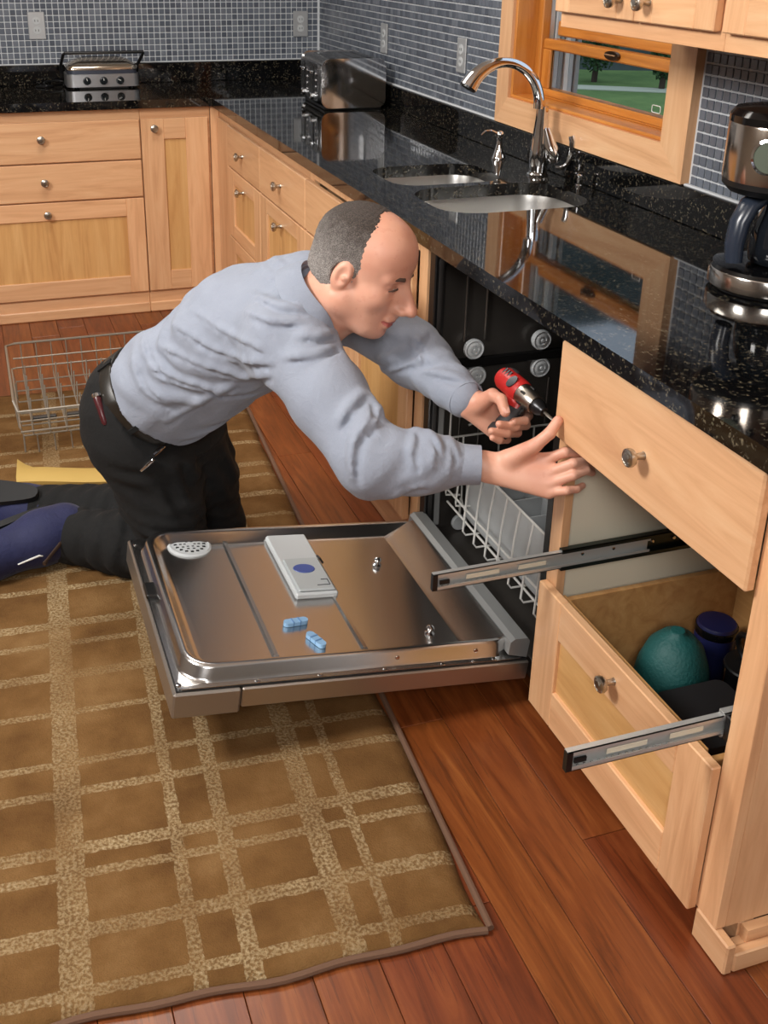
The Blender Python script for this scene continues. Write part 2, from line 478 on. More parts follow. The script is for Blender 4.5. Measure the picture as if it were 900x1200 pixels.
LEAF = grass_mat('tree_leaf', srgb(38, 62, 34), srgb(64, 94, 50)); LEAF2 = grass_mat('hedge_leaf', srgb(52, 62, 60), srgb(84, 92, 88))
tree('shade_tree', 'dark leafy tree on the lawn beside the white screen tracks', 8.75, 14.1, .42, 1.15, 2, LEAF)
tree('young_tree', 'slim young tree standing alone in the middle of the lawn', 9.3, 13.0, .22, .95, 3, LEAF)
# wooded hillside behind the lawn
b = B(); rr = random.Random(5); V = {}
for i in range(41):
    for j in range(13):
        c = M_ @ Vector((18.6+j*1.0+rr.uniform(-.3, .3), -40+i*2., -.62+12.5*(1-math.exp(-j*.22))+rr.uniform(-.35, .35)*(j > 0))); V[i, j] = b.verts.new(c)
for i in range(40):
    for j in range(12): b.faces.new((V[i, j], V[i+1, j], V[i+1, j+1], V[i, j+1]))
bmesh.ops.recalc_face_normals(b, faces=b.faces)
struct(obj('hillside', b, grass_mat('hill_green', srgb(44, 54, 52), srgb(74, 84, 80)), smooth=0))

# ------------------------------------------------------------------ cabinets
class Face:
    """front plane: a runs along it, d goes into the cabinet, z up"""
    def __init__(s, ax, plane): s.ax, s.pl = ax, plane
    def box(s, b, a0, a1, d0, d1, z0, z1, c=.0):
        if s.ax == 'X': return bx(b, s.pl+d0, s.pl+d1, a0, a1, z0, z1, c)
        return bx(b, a0, a1, s.pl+d0, s.pl+d1, z0, z1, c)
    def pt(s, a, d, z): return Vector((s.pl+d, a, z)) if s.ax == 'X' else Vector((a, s.pl+d, z))
    def out(s): return Vector((-1, 0, 0)) if s.ax == 'X' else Vector((0, -1, 0))
    @property
    def g(s): return 1 if s.ax == 'X' else 0          # grain axis of horizontal boards
FX = Face('X', 0.); FY = Face('Y', 2.600)
TH = .019
KN = [(.0075, 0), (.006, .004), (.0055, .014), (.008, .018), (.0145, .021), (.0165, .026), (.0155, .031), (.0125, .0325), (.012, .0315), (.0075, .0325), (.007, .0345), (0, .035)]
def knob(F, a, z, parent, d=-TH, s=1.):
    b = B(); lathe(b, [(r*s, h*s) for r, h in KN], 20, axisM(F.pt(a, d, z), F.out())); return obj('knob', b, NICKEL, parent)
def slab(F, name, a0, a1, z0, z1, parent, kn=None, d=0.):
    b = B(); F.box(b, a0, a1, d-TH, d-.0006, z0, z1, .0035); o = obj(name, b, MAP[F.g], parent)
    if kn: knob(F, kn[0], kn[1], o, d-TH)
    return o
def shaker(F, name, a0, a1, z0, z1, parent, kn=None, st=.062, rl=.062, d=0., gp=None):
    b = B(); F.box(b, a0+st-.008, a1-st+.008, d-.0105, d-.0006, z0+rl-.008, z1-rl+.008)
    o = obj(name, b, PAN[2 if gp is None else gp], parent, smooth=0)
    for q0, q1 in ((a0, a0+st), (a1-st, a1)):
        b = B(); F.box(b, q0, q1, d-TH, d-.0005, z0, z1, .0022); obj('stile', b, MAP[2], o)
    for q0, q1 in ((z0, z0+rl), (z1-rl, z1)):
        b = B(); F.box(b, a0+st, a1-st, d-TH, d-.0005, q0, q1, .0022); obj('rail', b, MAP[F.g], o)
    if kn: knob(F, kn[0], kn[1], o, d-TH)
    return o
ZT, Z1, Z2, ZB = .8346, .670, .512, .0987
def base_cab(F, label, a0, a1, depth=.56, name='base_cabinet'):
    p = F.pt((a0+a1)/2, depth/2, 0)
    t = thing(name, label, 'cabinet', p)
    b = B(); F.box(b, a0+.0005, a1-.0005, .02, depth, .07, .879); obj('carcass', b, MAP[2], t, smooth=0)
    b = B(); F.box(b, a0+.0005, a1-.0005, 0, .0195, .0895, .879, .001); obj('face_frame', b, MAP[F.g], t)
    b = B(); F.box(b, a0+.0005, a1-.0005, -.002, .018, 0, .089, .003); tb = obj('toe_board', b, MAP[F.g], t)
    b = B(); F.box(b, a0+.0005, a1-.0005, -.012, -.0025, 0, .045, .004); obj('base_shoe', b, MAP[F.g], tb)
    return t
G = .0025
# back run
c = base_cab(FY, 'wide maple base cabinet with three stacked drawers under the grill', -1.14, -.333+.002, .54)
slab(FY, 'drawer', -1.137, -.333-G, Z1+G, ZT, c, (-.735, .77)); slab(FY, 'drawer', -1.137, -.333-G, Z2+G, Z1-G, c, (-.735, .597))
shaker(FY, 'drawer', -1.137, -.333-G, ZB, Z2-G, c, (-.735, .464), .075, .075, gp=2)
c = base_cab(FY, 'narrow maple cabinet with one tall panel door beside the inside corner', -.333+.002, -.0375, .54)
shaker(FY, 'door', -.333+G, -.05, ZB, ZT, c, (-.279, .798), .095, .085)
c = base_cab(FY, 'maple base cabinet at the far end of the back counter', -2.2, -1.141, .54)
shaker(FY, 'door', -2.19, -1.145, ZB, ZT, c, (-1.2, .798), .075, .085)
# run along the window wall
yA1, yA0, yB0, yC0 = 2.3616, 1.8398, 1.2651, .307
t = thing('corner_filler', 'plain maple filler post in the inside corner of the cabinets', 'filler panel', (0, 2.47, 0))
b = B(); bx(b, 0, .02, yA1+.001, 2.599, .0, .879, .001); bx(b, -.037, -.001, 2.583, 2.599, 0, .879, .001); obj('corner_post', b, MAP[2], t)
b = B(); bx(b, -.012, -.0005, yA1+.02, 2.582, .09, .8346, .003); obj('filler_strip', b, MAP[2], t)
FXd = .60
for (a0, a1, lab) in ((yA0, yA1, 'maple three drawer cabinet beside the corner filler post'), (yB0, yA0, 'maple three drawer cabinet between the corner cabinet and sink cabinet')):
    c = base_cab(FX, lab, a0, a1, FXd); m_ = (a0+a1)/2
    slab(FX, 'drawer', a0+G, a1-G, Z1+G, ZT, c, (m_, .752))
    shaker(FX, 'drawer', a0+G, a1-G, .387, Z1-G, c, (m_, .612), .09, .055, gp=2)
    shaker(FX, 'drawer', a0+G, a1-G, ZB, .382, c, (m_, .297), .09, .055, gp=2)
# sink cabinet, hollow so the bowls can hang in it
t = thing('sink_cabinet', 'maple sink base cabinet with false front and two panel doors', 'cabinet', (.3, .786, 0))
y0, y1 = yC0, yB0
b = B(); bx(b, .02, FXd, y0, y0+.018, .07, .879); bx(b, .02, FXd, y1-.018, y1-.0005, .07, .879); bx(b, .02, FXd, y0+.018, y1-.018, .07, .09); bx(b, FXd-.01, FXd, y0+.018, y1-.018, .09, .879)
obj('carcass', b, MAP[2], t, smooth=0)
b = B(); bx(b, 0, .0195, y0, y0+.048, .0895, .879, .001); bx(b, 0, .0195, y1-.04, y1-.0005, .0895, .879, .001)
bx(b, 0, .0195, y0+.048, y1-.04, .84, .879); bx(b, 0, .0195, y0+.048, y1-.04, .655, .69); bx(b, 0, .0195, y0+.048, y1-.04, .0895, .11)
obj('face_frame', b, MAP[2], t)
b = B(); bx(b, -.002, .018, y0, y1-.0005, 0, .089, .003); obj('toe_board', b, MAP[1], t)
slab(FX, 'false_front', y0+.053, y1-G, Z1+G, ZT, t)
ym = .80
for q0, q1 in ((y0+.053, ym-.0015), (ym+.0015, y1-G)):
    shaker(FX, 'door', q0, q1, ZB, Z1-G, t, ((q1-.03 if q0 < .7 else q0+.03), .60), .062, .07)

# near drawer cabinet, open where its middle drawer is out
nY1, nY0 = -.362, -.983           # far side, end panel
t = thing('drawer_cabinet', 'maple drawer cabinet with its middle drawer missing and slides pulled out', 'cabinet', (.3, -.67, 0))
b = B(); bx(b, .0195, FXd, nY1-.016, nY1, .07, .879); obj('side_panel', b, CREAM, t, smooth=0)
b = B(); bx(b, .0195, FXd, nY0, nY0+.018, .062, .879, .0008); obj('end_panel', b, MAP[2], t, smooth=0)
b = B(); bx(b, FXd-.01, FXd, nY0+.018, nY1-.016, .07, .879); obj('back_panel', b, CREAM, t, smooth=0)
b = B(); bx(b, .0195, FXd-.01, nY0+.018, nY1-.016, .07, .088); obj('bottom_panel', b, CREAM, t, smooth=0)
for q0, q1 in ((nY1-.04, nY1), (nY0, nY0+.052)):
    b = B(); bx(b, 0, .019, q0, q1, .0625, .879, .001); obj('face_stile', b, MAP[2], t)
for q0, q1 in ((.84, .879), (.0625, .09)):
    b = B(); bx(b, 0, .019, nY0+.052, nY1-.04, q0, q1, .001); obj('face_rail', b, MAP[1], t)
# base frame standing a little proud of the end
b = B(); bx(b, .045, .0595, nY0, nY1, 0, .0615, .001); obj('toe_board', b, MAP[1], t)
b = B(); bx(b, -.002, .016, nY0-.036, nY0+.05, 0, .062, .003); obj('base_foot', b, MAP[1], t)
b = B(); bx(b, .0165, FXd, nY0-.036, nY0-.018, 0, .04, .003); obj('toe_board', b, MAP[0], t)
b = B(); bx(b, .06, .075, nY0+.0005, nY1, 0, .0615); obj('kick_plate', b, MAP[1], t)
b = B(); bx(b, .0165, .6, nY0-.0175, nY0-.001, 0, .034); obj('base_filler', b, MAP[0], t)
b = B(); bx(b, .05, .6, nY0-.0178, nY0-.001, .0345, .0612); obj('end_skirt', b, MAP[0], t)
fy1, fy0 = -.369, -.933
slab(FX, 'drawer', fy0, fy1, .675, .866, t, (-.655, .765))
d3 = shaker(FX, 'drawer', fy0, fy1, .059, .355, t, (-.655, .317), .088, .085, gp=1)
tag(d3, 'bottom drawer holding kitchen things')
for q in ((.0005, .44, fy1-.05, fy1-.037, .11, .33), (.0005, .44, fy0+.037, fy0+.05, .11, .33), (.428, .44, fy0+.05, fy1-.05, .11, .33), (.0005, .013, fy0+.05, fy1-.05, .11, .345), (.013, .428, fy0+.05, fy1-.05, .11, .12)):
    b = B(); bx(b, *q, .001); obj('box_board', b, BOXW, d3)
# slides: steel channels running out over the dishwasher door
def slide(yc, side, outer_mat):
    s_ = side                       # +1: web on the +y side
    b = B()
    def chan(x0, x1, h, dep, y):
        zc = .4216; tt = .0016
        bx(b, x0, x1, y, y+s_*tt, zc-h/2, zc+h/2)
        bx(b, x0, x1, y, y-s_*dep, zc+h/2-tt, zc+h/2); bx(b, x0, x1, y, y-s_*dep, zc-h/2, zc-h/2+tt)
        bx(b, x0, x1, y-s_*dep, y-s_*(dep-tt), zc+h/2-.008, zc+h/2); bx(b, x0, x1, y-s_*dep, y-s_*(dep-tt), zc-h/2, zc-h/2+.008)
    chan(.0, .45, .046, .012, yc); o = obj('slide_rail', b, outer_mat, t, smooth=0)
    b = B(); chan(-.27, .2, .036, .0095, yc-s_*.0015); m2 = obj('slide_member', b, ZINC, o, smooth=0)
    b = B(); bx(b, -.272, -.262, yc-s_*.002, yc-s_*.012, .4046, .4386); bx(b, -.255, -.235, yc-s_*.0035, yc-s_*.007, .413, .421); obj('slide_stop', b, BLACKP, o)
    b = B()
    for k in range(14): ball(b, (-.25+k*.012, yc-s_*.0075, .409), .003, 8, 6)
    obj('ball_bearings', b, CHROME, o)['kind'] = 'stuff'
    for q0, q1 in ((-.2, -.13), (-.09, -.03)):
        b = B(); bx(b, q0, q1, yc-s_*.0035, yc-s_*.0055, .414, .424, .002); obj('slot_plate', b, CREAM, o)
    for xx in (.05, .12, .21, .26):
        b = B(); lathe(b, [(.004, 0), (.0035, .0015), (0, .002)], 10, axisM((xx, yc-s_*.0033, .424), (0, -s_, 0))); obj('screw', b, CHROME, o)
slide(-.402, 1, DKMET); slide(-.906, 1, ZINC)
b = B(); bx(b, .0, .03, -.935, -.92, .40, .445, .002); obj('slide_bracket', b, BLACKP, t)

# upper cabinets to the right of the window
UX = .284; FU = Face('X', UX)
t = thing('wall_cabinet', 'maple wall cabinet with two doors right of the window', 'cabinet', (.45, -.02, 1.356))
b = B(); bx(b, UX+.02, XW-.006, -.312, .275, 1.357, 2.2); obj('carcass', b, MAP[2], t, smooth=0)
b = B(); bx(b, UX, UX+.0195, -.312, .275, 1.357, 2.2, .001); obj('face_frame', b, MAP[1], t)
for q0, q1, k in ((-.30, -.0435, -.092), (-.0405, .272, .008)):
    shaker(FU, 'door', q0, q1, 1.39, 2.19, t, (k, 1.428), .06, .06)
t = thing('wall_cabinet', 'maple wall cabinet hanging over the coffee maker', 'cabinet', (.45, -.6, 1.356))
b = B(); bx(b, UX+.02, XW-.006, -.95, -.313, 1.357, 2.2); obj('carcass', b, MAP[2], t, smooth=0)
b = B(); bx(b, UX, UX+.0195, -.95, -.313, 1.357, 2.2, .001); obj('face_frame', b, MAP[1], t)
shaker(FU, 'door', -.94, -.325, 1.39, 2.19, t, (-.90, 1.428), .06, .06)

# ------------------------------------------------------------------ granite worktop with sink cut-outs
def holes_slab(name, outer, holes, z0, z1, mat, parent=None):
    b = B(); loops = []
    for lp in [outer]+holes:
        vs = [b.verts.new((x, y, z1)) for x, y in lp]; es = [b.edges.new((vs[i], vs[(i+1) % len(vs)])) for i in range(len(vs))]; loops.append((vs, es))
    r = bmesh.ops.triangle_fill(b, use_beauty=True, use_dissolve=False, edges=[e for _, es in loops for e in es], normal=(0, 0, 1))
    top = [f for f in b.faces]
    lows = []
    for vs, _ in loops: lows.append([b.verts.new((v.co.x, v.co.y, z0)) for v in vs])
    mp = {v: w_ for (vs, _), lw in zip(loops, lows) for v, w_ in zip(vs, lw)}
    for f in top: b.faces.new([mp[v] for v in f.verts][::-1])
    for (vs, _), lw in zip(loops, lows):
        n = len(vs)
        for i in range(n): b.faces.new((vs[i], lw[i], lw[(i+1) % n], vs[(i+1) % n]))
    bmesh.ops.recalc_face_normals(b, faces=b.faces)
    return obj(name, b, mat, parent)
CE = -.037
sinkA = rrect(.085, .415, .725, .995, .075, 6)        # far, shallower bowl
sinkB = rrect(.085, .51, .385, .69, .10, 6)
top = thing('granite_worktop', 'polished black speckled granite worktop with sink cut-outs', 'worktop', (.29, 1.0, .88))
outer = [(CE, -1.02), (XW-.006, -1.02), (XW-.006, YB-.006), (-2.2, YB-.006), (-2.2, 2.5606), (CE-.012, 2.5606), (CE, 2.5606-.012)]
holes_slab('slab', outer, [sinkA, sinkB], .8805, .914, GRAN, top)
b = B(); bx(b, XW-.024, XW-.006, -1.02, YB-.026, .9145, ZS, .002); obj('upstand', b, GRAN, top)
b = B(); bx(b, -2.2, XW-.006, YB-.024, YB-.006, .9145, ZS, .002); obj('upstand', b, GRAN, top)
for q in ((XW-.018, XW-.005, -1.02, .18), (XW-.018, XW-.005, 1.196, YB-.024), (-2.2, XW-.02, YB-.018, YB-.005)):
    b = B(); bx(b, *q, ZS+.0002, ZS+.006, .002); obj('caulk_line', b, GROUT, top)
# sink
t = thing('kitchen_sink', 'double bowl undermount stainless steel sink', 'sink', (.29, .69, .66))
def shrink(lp, e):
    cx = sum(p[0] for p in lp)/len(lp); cy = sum(p[1] for p in lp)/len(lp)
    return [(cx+(x-cx)*(1-e/abs(max(.1, math.hypot(x-cx, y-cy)))), cy+(y-cy)*(1-e/abs(max(.1, math.hypot(x-cx, y-cy))))) for x, y in lp]
for lp, dep in ((sinkA, .19), (sinkB, .22)):
    b = B(); z = .8798
    loft(b, [[(x, y, z) for x, y in shrink(lp, -.012)], [(x, y, z) for x, y in shrink(lp, -.004)], [(x, y, z-.02) for x, y in shrink(lp, .0)], [(x, y, z-dep+.04) for x, y in shrink(lp, .012)], [(x, y, z-dep+.008) for x, y in shrink(lp, .028)], [(x, y, z-dep) for x, y in shrink(lp, .06)]], cap0=False)
    for f in b.faces: f.normal_flip()
    o = obj('bowl', b, SINKM, t, smooth=60)
    cx, cy = sum(p[0] for p in lp)/len(lp), sum(p[1] for p in lp)/len(lp)
    b = B(); lathe(b, [(.045, z-dep+.001), (.043, z-dep+.004), (.03, z-dep+.003), (0, z-dep+.002)], 20, Matrix.Translation((cx, cy, 0))); obj('drain', b, CHROME, o)
# ------------------------------------------------------------------ rug
def rug_mat():
    t = NT('brown_rug'); tc = t.n('ShaderNodeTexCoord'); v0 = tc.outputs['Object']
    wob = t.n('ShaderNodeTexNoise'); wob.inputs['Scale'].default_value = 60; wob.inputs['Detail'].default_value = 4; t.l(v0, wob.inputs['Vector'])
    vm = t.n('ShaderNodeVectorMath', operation='SCALE'); vm.inputs['Scale'].default_value = .010
    vs = t.n('ShaderNodeVectorMath', operation='SUBTRACT'); vs.inputs[1].default_value = (.5, .5, .5); t.l(wob.outputs['Color'], vs.inputs[0]); t.l(vs.outputs[0], vm.inputs[0])
    va = t.n('ShaderNodeVectorMath', operation='ADD'); t.l(v0, va.inputs[0]); t.l(vm.outputs[0], va.inputs[1])
    sp = t.n('ShaderNodeSeparateXYZ'); t.l(va.outputs[0], sp.inputs[0])
    tot = None
    VL = [(.155, .020), (.226, .042), (.392, .030), (.478, .024), (.668, .050), (.86, .024), (.94, .03), (1.12, .045), (1.2, .02)]
    HL = [(.043, .022), (.159, .032), (.282, .02), (.34, .03), (.488, .022), (.572, .02), (.73, .018), (.86, .03), (.98, .02), (1.06, .03), (1.22, .022), (1.3, .02), (1.47, .02), (1.6, .03), (1.72, .02), (1.8, .03), (1.96, .022), (2.05, .02), (2.2, .02), (2.36, .03)]
    for ch, L in ((0, VL), (1, HL)):
        for c, wd in L:
            d = t.math('ABSOLUTE', t.math('SUBTRACT', sp.outputs[ch], c)); f = t.math('LESS_THAN', d, wd/2)
            tot = f if tot is None else t.math('MAXIMUM', tot, f)
    big = t.n('ShaderNodeTexNoise'); big.inputs['Scale'].default_value = 5.5; big.inputs['Detail'].default_value = 5; big.inputs['Roughness'].default_value = .62; t.l(v0, big.inputs['Vector'])
    fine = t.n('ShaderNodeTexNoise'); fine.inputs['Scale'].default_value = 420; fine.inputs['Detail'].default_value = 2; t.l(v0, fine.inputs['Vector'])
    base = t.ramp(big.outputs['Fac'], [(.3, srgb(88, 60, 31)), (.5, srgb(111, 80, 45)), (.7, srgb(131, 100, 63))])
    knob_ = t.n('ShaderNodeTexNoise'); knob_.inputs['Scale'].default_value = 170; knob_.inputs['Detail'].default_value = 3; t.l(v0, knob_.inputs['Vector'])
    line = t.ramp(knob_.outputs['Fac'], [(.3, srgb(132, 108, 76)), (.55, srgb(164, 142, 106)), (.75, srgb(196, 178, 144))])
    fade = t.n('ShaderNodeTexNoise'); fade.inputs['Scale'].default_value = 4; fade.inputs['Detail'].default_value = 3; t.l(v0, fade.inputs['Vector'])
    amt = t.math('MULTIPLY', tot, t.math('ADD', t.math('MULTIPLY', fade.outputs['Fac'], 1.7), -.34)); 
    c = t.mix(t.math('MINIMUM', t.math('MULTIPLY', amt, t.math('ADD', t.math('MULTIPLY', t.math('GREATER_THAN', knob_.outputs['Fac'], .47), .6), .45)), .95), base, line)
    c = t.mix(t.math('MULTIPLY', t.math('SUBTRACT', fine.outputs['Fac'], .4), .5), c, srgb(70, 50, 28))
    t.base(c); t.set(Roughness=.97, Specular_IOR_Level=.15)
    h = t.math('ADD', t.math('MULTIPLY', fine.outputs['Fac'], .4), t.math('MULTIPLY', knob_.outputs['Fac'], t.math('ADD', tot, .3)))
    t.bump(h, .9, .004)
    return t.m
RUGL, RUGW = 2.56, 1.75
rot = math.atan2(.061, -.998)
rug = thing('area_rug', 'brown wool rug with pale broken grid lines on the wood floor', 'rug', (-.327, -.824, 0))
rug.rotation_euler = (0, 0, rot-PI)
# local axes: -x runs along the near edge; mesh uses x = distance from the right edge (mirrored below)
def rug_grid():
    b = B(); nx, ny = 60, 86; V = []; r = random.Random(11)
    for j in range(ny+1):
        for i in range(nx+1):
            x, y = RUGW*i/nx, RUGL*j/ny
            e = min(x, y, RUGW-x, RUGL-y)
            z = .012*min(1, .35+e/.02) + .0012*math.sin(9*x+3*y)*math.sin(7*y)
            ex = .004*math.sin(y*11)+.003*math.sin(y*23) if i in (0,) else 0
            ey = .004*math.sin(x*13)+.003*math.sin(x*31) if j in (0,) else 0
            V.append(b.verts.new((x+ex, y+ey, z)))
    for j in range(ny):
        for i in range(nx):
            k = j*(nx+1)+i; b.faces.new((V[k], V[k+1], V[k+nx+2], V[k+nx+1]))
    # skirt to the floor
    ring = [V[i] for i in range(nx+1)] + [V[j*(nx+1)+nx] for j in range(1, ny+1)] + [V[ny*(nx+1)+i] for i in range(nx-1, -1, -1)] + [V[j*(nx+1)] for j in range(ny-1, 0, -1)]
    low = [b.verts.new((v.co.x, v.co.y, .0008)) for v in ring]
    for i in range(len(ring)): b.faces.new((ring[i], low[i], low[(i+1) % len(ring)], ring[(i+1) % len(ring)]))
    return b
b = rug_grid()
o = obj('pile', b, rug_mat(), rug, smooth=80, local=True)
o.scale = (-1, 1, 1)
b = B(); tube(b, [(-x+.004*(x < .01), y, .0062) for x, y in [(-.003, RUGL*k/60) for k in range(61)]], .0065, 8)
bind = plain('rug_binding', srgb(104, 76, 58), .9)
obj('binding', b, bind, rug, local=True)
b = B(); tube(b, [(-RUGW*k/60, -.003+.004*math.sin(RUGW*k/60*13)+.003*math.sin(RUGW*k/60*31), .0062) for k in range(61)], .0065, 8); obj('binding', b, bind, rug, local=True)

# ------------------------------------------------------------------ dishwasher
dw = thing('dishwasher', 'open stainless steel dishwasher with its door lowered', 'dishwasher', (.3, -.03, 0))
tY0, tY1, tX1, tZ0, tZ1 = -.343, .288, .575, .105, .862
b = B(); bx(b, .02, tX1+.012, tY1, tY1+.012, .06, tZ1+.012); bx(b, .02, tX1+.012, tY0-.012, tY0, .06, tZ1+.012)
bx(b, tX1, tX1+.012, tY0, tY1, .06, tZ1+.012); bx(b, .02, tX1, tY0, tY1, tZ1, tZ1+.012); bx(b, .02, tX1, tY0, tY1, .06, tZ0)
tub = obj('tub', b, TUBM, dw, smooth=0)
for xx in (.095, .15, .34, .46):
    b = B(); bx(b, xx, xx+.007, tY1-.005, tY1-.0002, .62, tZ1-.02, .002); obj('tub_rib', b, TUBM, tub)
    b = B(); bx(b, xx, xx+.007, tY1-.005, tY1-.0002, .15, .50, .002); obj('tub_rib', b, TUBM, tub)
for yy in (-.2, -.05, .1):
    b = B(); bx(b, tX1-.005, tX1-.0002, yy, yy+.007, .15, tZ1-.03, .002); obj('tub_rib', b, TUBM, tub)
b = B(); bx(b, .004, .02, tY1-.02, tY1+.014, .06, .874, .003); obj('front_flange', b, BLACKP, dw)
b = B(); bx(b, .004, .02, tY0-.014, tY0+.012, .06, .874, .003); obj('front_flange', b, BLACKP, dw)
b = B(); bx(b, .004, .02, tY0+.012, tY1-.02, .862, .874, .003); obj('front_flange', b, BLACKP, dw)
b = B(); tube(b, [(.022, tY1-.012, .09), (.022, tY1-.012, .82), (.026, tY1-.03, .852), (.026, tY0+.03, .852)], .012, 8); obj('gasket', b, plain('gasket_rubber', srgb(30, 28, 27), .5), dw)
b = B(); bx(b, .022, .05, tY1-.016, tY1-.0006, .12, .50, .003); obj('hinge_channel', b, GREYP, dw)
b = B(); bx(b, .03, .52, tY1-.03, tY1-.014, .560, .584, .003); rail = obj('rack_rail', b, plain('black_rail', srgb(26, 25, 25), .25, .4), dw)
for xx, zz in ((.115, .607), (.30, .612), (.125, .535), (.303, .538)):
    b = B(); lathe(b, [(.006, 0), (.006, .012), (.0245, .013), (.026, .017), (.026, .026), (.023, .0285), (.019, .026), (.016, .0285), (.011, .029), (.010, .026), (.0045, .027), (.004, .031), (0, .0315)], 24, axisM((xx, tY1-.002, zz), (0, -1, 0)))
    obj('roller', b, LGREY, dw)
# door, tipped a little above level
TH_D = .1222; DL = .768
door = bpy.data.objects.new('door', None); link(door); door.parent = dw
HP = Vector((.010, -.011, .1125)); door.location = HP - dw.location; door.rotation_euler = (0, TH_D, 0)
def D(d, y, w): return Vector((-d, y, w))
def dwp(d, y, w): return HP + Matrix.Rotation(TH_D, 3, 'Y') @ D(d, y, w)
HY = .302
def dpart(name, b, mat, smooth=35): return obj(name, b, mat, door, smooth, local=True)
b = B(); bx(b, -.632, -.0, -HY, HY, -.046, -.001, .003); dpart('outer_panel', b, STEEL)
b = B(); bx(b, -DL, -.634, -HY-.001, HY+.001, -.058, -.001, .004); dpart('control_panel', b, plain('satin_panel', srgb(168, 160, 152), .35, .85))
b = B(); bx(b, -DL+.006, -.004, -HY+.006, HY-.006, -.001, .0012); dpart('seal_strip', b, BLACKP, 0)
def ring(ins, w, r): return [(x, y, w) for x, y in rrect(-DL+.008+ins, -.012-ins*.4, -HY+.008+ins, HY-.008-ins, r, 8)]
b = B(); loft(b, [ring(0, .0012, .012), ring(0, .004, .012), ring(.012, .004, .06), ring(.016, .010, .06), ring(.019, .031, .06), ring(.024, .037, .058), ring(.032, .037, .054), ring(.037, .033, .05), ring(.052, .013, .042), ring(.062, .0105, .036)], cap0=False)
liner = dpart('liner', b, DOORIN, 50)
def bar(name, pts, prof_r, mat):
    b = B(); tube(b, pts, prof_r, 10); return dpart(name, b, mat)
for dd in (.545, .352):
    b = B(); prism(b, [(-.007, 0), (-.004, .006), (.004, .006), (.007, 0)], -.225, .245, Matrix(((1, 0, 0, -dd), (0, 0, 1, 0), (0, 1, 0, .0105), (0, 0, 0, 1)))); dpart('liner_rib', b, DOORIN)
# hinge side step and bar
MY = Matrix(((-1, 0, 0, 0), (0, 0, 1, 0), (0, 1, 0, 0), (0, 0, 0, 1)))
b = B(); prism(b, [(.05, .012), (.05, .041), (.06, .039), (.125, .0135), (.135, .011)], -.262, .262, MY); dpart('liner_step', b, DOORIN)
b = B(); prism(b, [(.002, .002), (.002, .043), (.008, .05), (.038, .05), (.048, .042), (.048, .012)], -.29, .29, MY); dpart('hinge_bar', b, plain('dull_grey_bar', srgb(158, 160, 160), .4, .6))
# vent, detergent dispenser, pins, rivets, latch
b = B(); Mv = Matrix.Translation(D(.633, .235, .0108)); lathe(b, [(.052, 0), (.052, .003), (.047, .006), (.043, .0045), (.036, .006), (.03, .007), (0, .0075)], 36, Mv); vent = dpart('vent', b, LGREY)
b = B()
for ring_r, nn, sz in ((.012, 6, .0028), (.022, 10, .003), (.034, 16, .0035)):
    for k in range(nn):
        a = 2*PI*k/nn; p = D(.633+ring_r*math.cos(a), .235+ring_r*math.sin(a), .0182-.03*max(0, ring_r-.03))
        bx(b, p.x-sz, p.x+sz, p.y-sz*.6, p.y+sz*.6, p.z-.002, p.z+.0006)
o = obj('vent_slots', b, BLACKP, vent, 0, local=True); o['kind'] = 'stuff'; o.parent = vent
b = B(); bx(b, -.445, -.345, -.025, .245, .0108, .027, .004); disp = dpart('dispenser', b, LGREY)
b = B(); bx(b, -.438, -.352, -.02, .12, .0272, .0335, .003); obj('dispenser_lid', b, plain('lid_grey', srgb(170, 176, 178), .4), disp, local=True)
b = B(); lathe(b, [(.026, 0), (.025, .0012), (0, .0014)], 28, Matrix.Translation(D(.40, .07, .0338)), sy=.75); obj('blue_emblem', b, plain('emblem_blue', srgb(62, 84, 150), .35), disp, local=True)
b = B(); tube(b, [D(.375, .02, .0338), D(.36, .02, .0338), D(.36, -.003, .0338), D(.39, -.003, .0338)], .0011, 6); obj('lid_mark', b, BLACKP, disp, local=True)
b = B(); tube(b, [D(.352, .125, .034), D(.346, .118, .03), D(.344, .10, .028)], .0025, 6); obj('lid_latch', b, BLACKP, disp, local=True)
for dd, yy in ((.203, .105), (.19, -.19)):
    b = B(); lathe(b, [(.010, 0), (.011, .003), (.006, .006), (.005, .010), (.009, .013), (.009, .017), (.005, .021), (0, .022)], 16, Matrix.Translation(D(dd, yy, .0106))); dpart('liner_screw', b, CHROME)
for dd, yy, ww in ((.60, -.290, .0045), (.47, -.290, .0045), (.33, -.290, .0045), (.2, -.290, .0045), (.08, -.290, .0045), (.755, .27, .0045), (.755, -.28, .0045), (.27, .29, .0045)):
    b = B(); lathe(b, [(.0055, 0), (.005, .0018), (.0022, .0026), (0, .002)], 12, Matrix.Translation(D(dd, yy, ww))); dpart('rivet', b, CHROME)
for dd in (.30, .12):
    b = B(); lathe(b, [(.005, 0), (.0045, .0015), (0, .002)], 12, axisM(D(dd, -HY+.0255, .02), (0, -1, 0))); dpart('rivet', b, CHROME)
b = B(); bx(b, -DL+.002, -DL+.034, .03, .085, .001, .014, .003); dpart('latch', b, BLACKP)
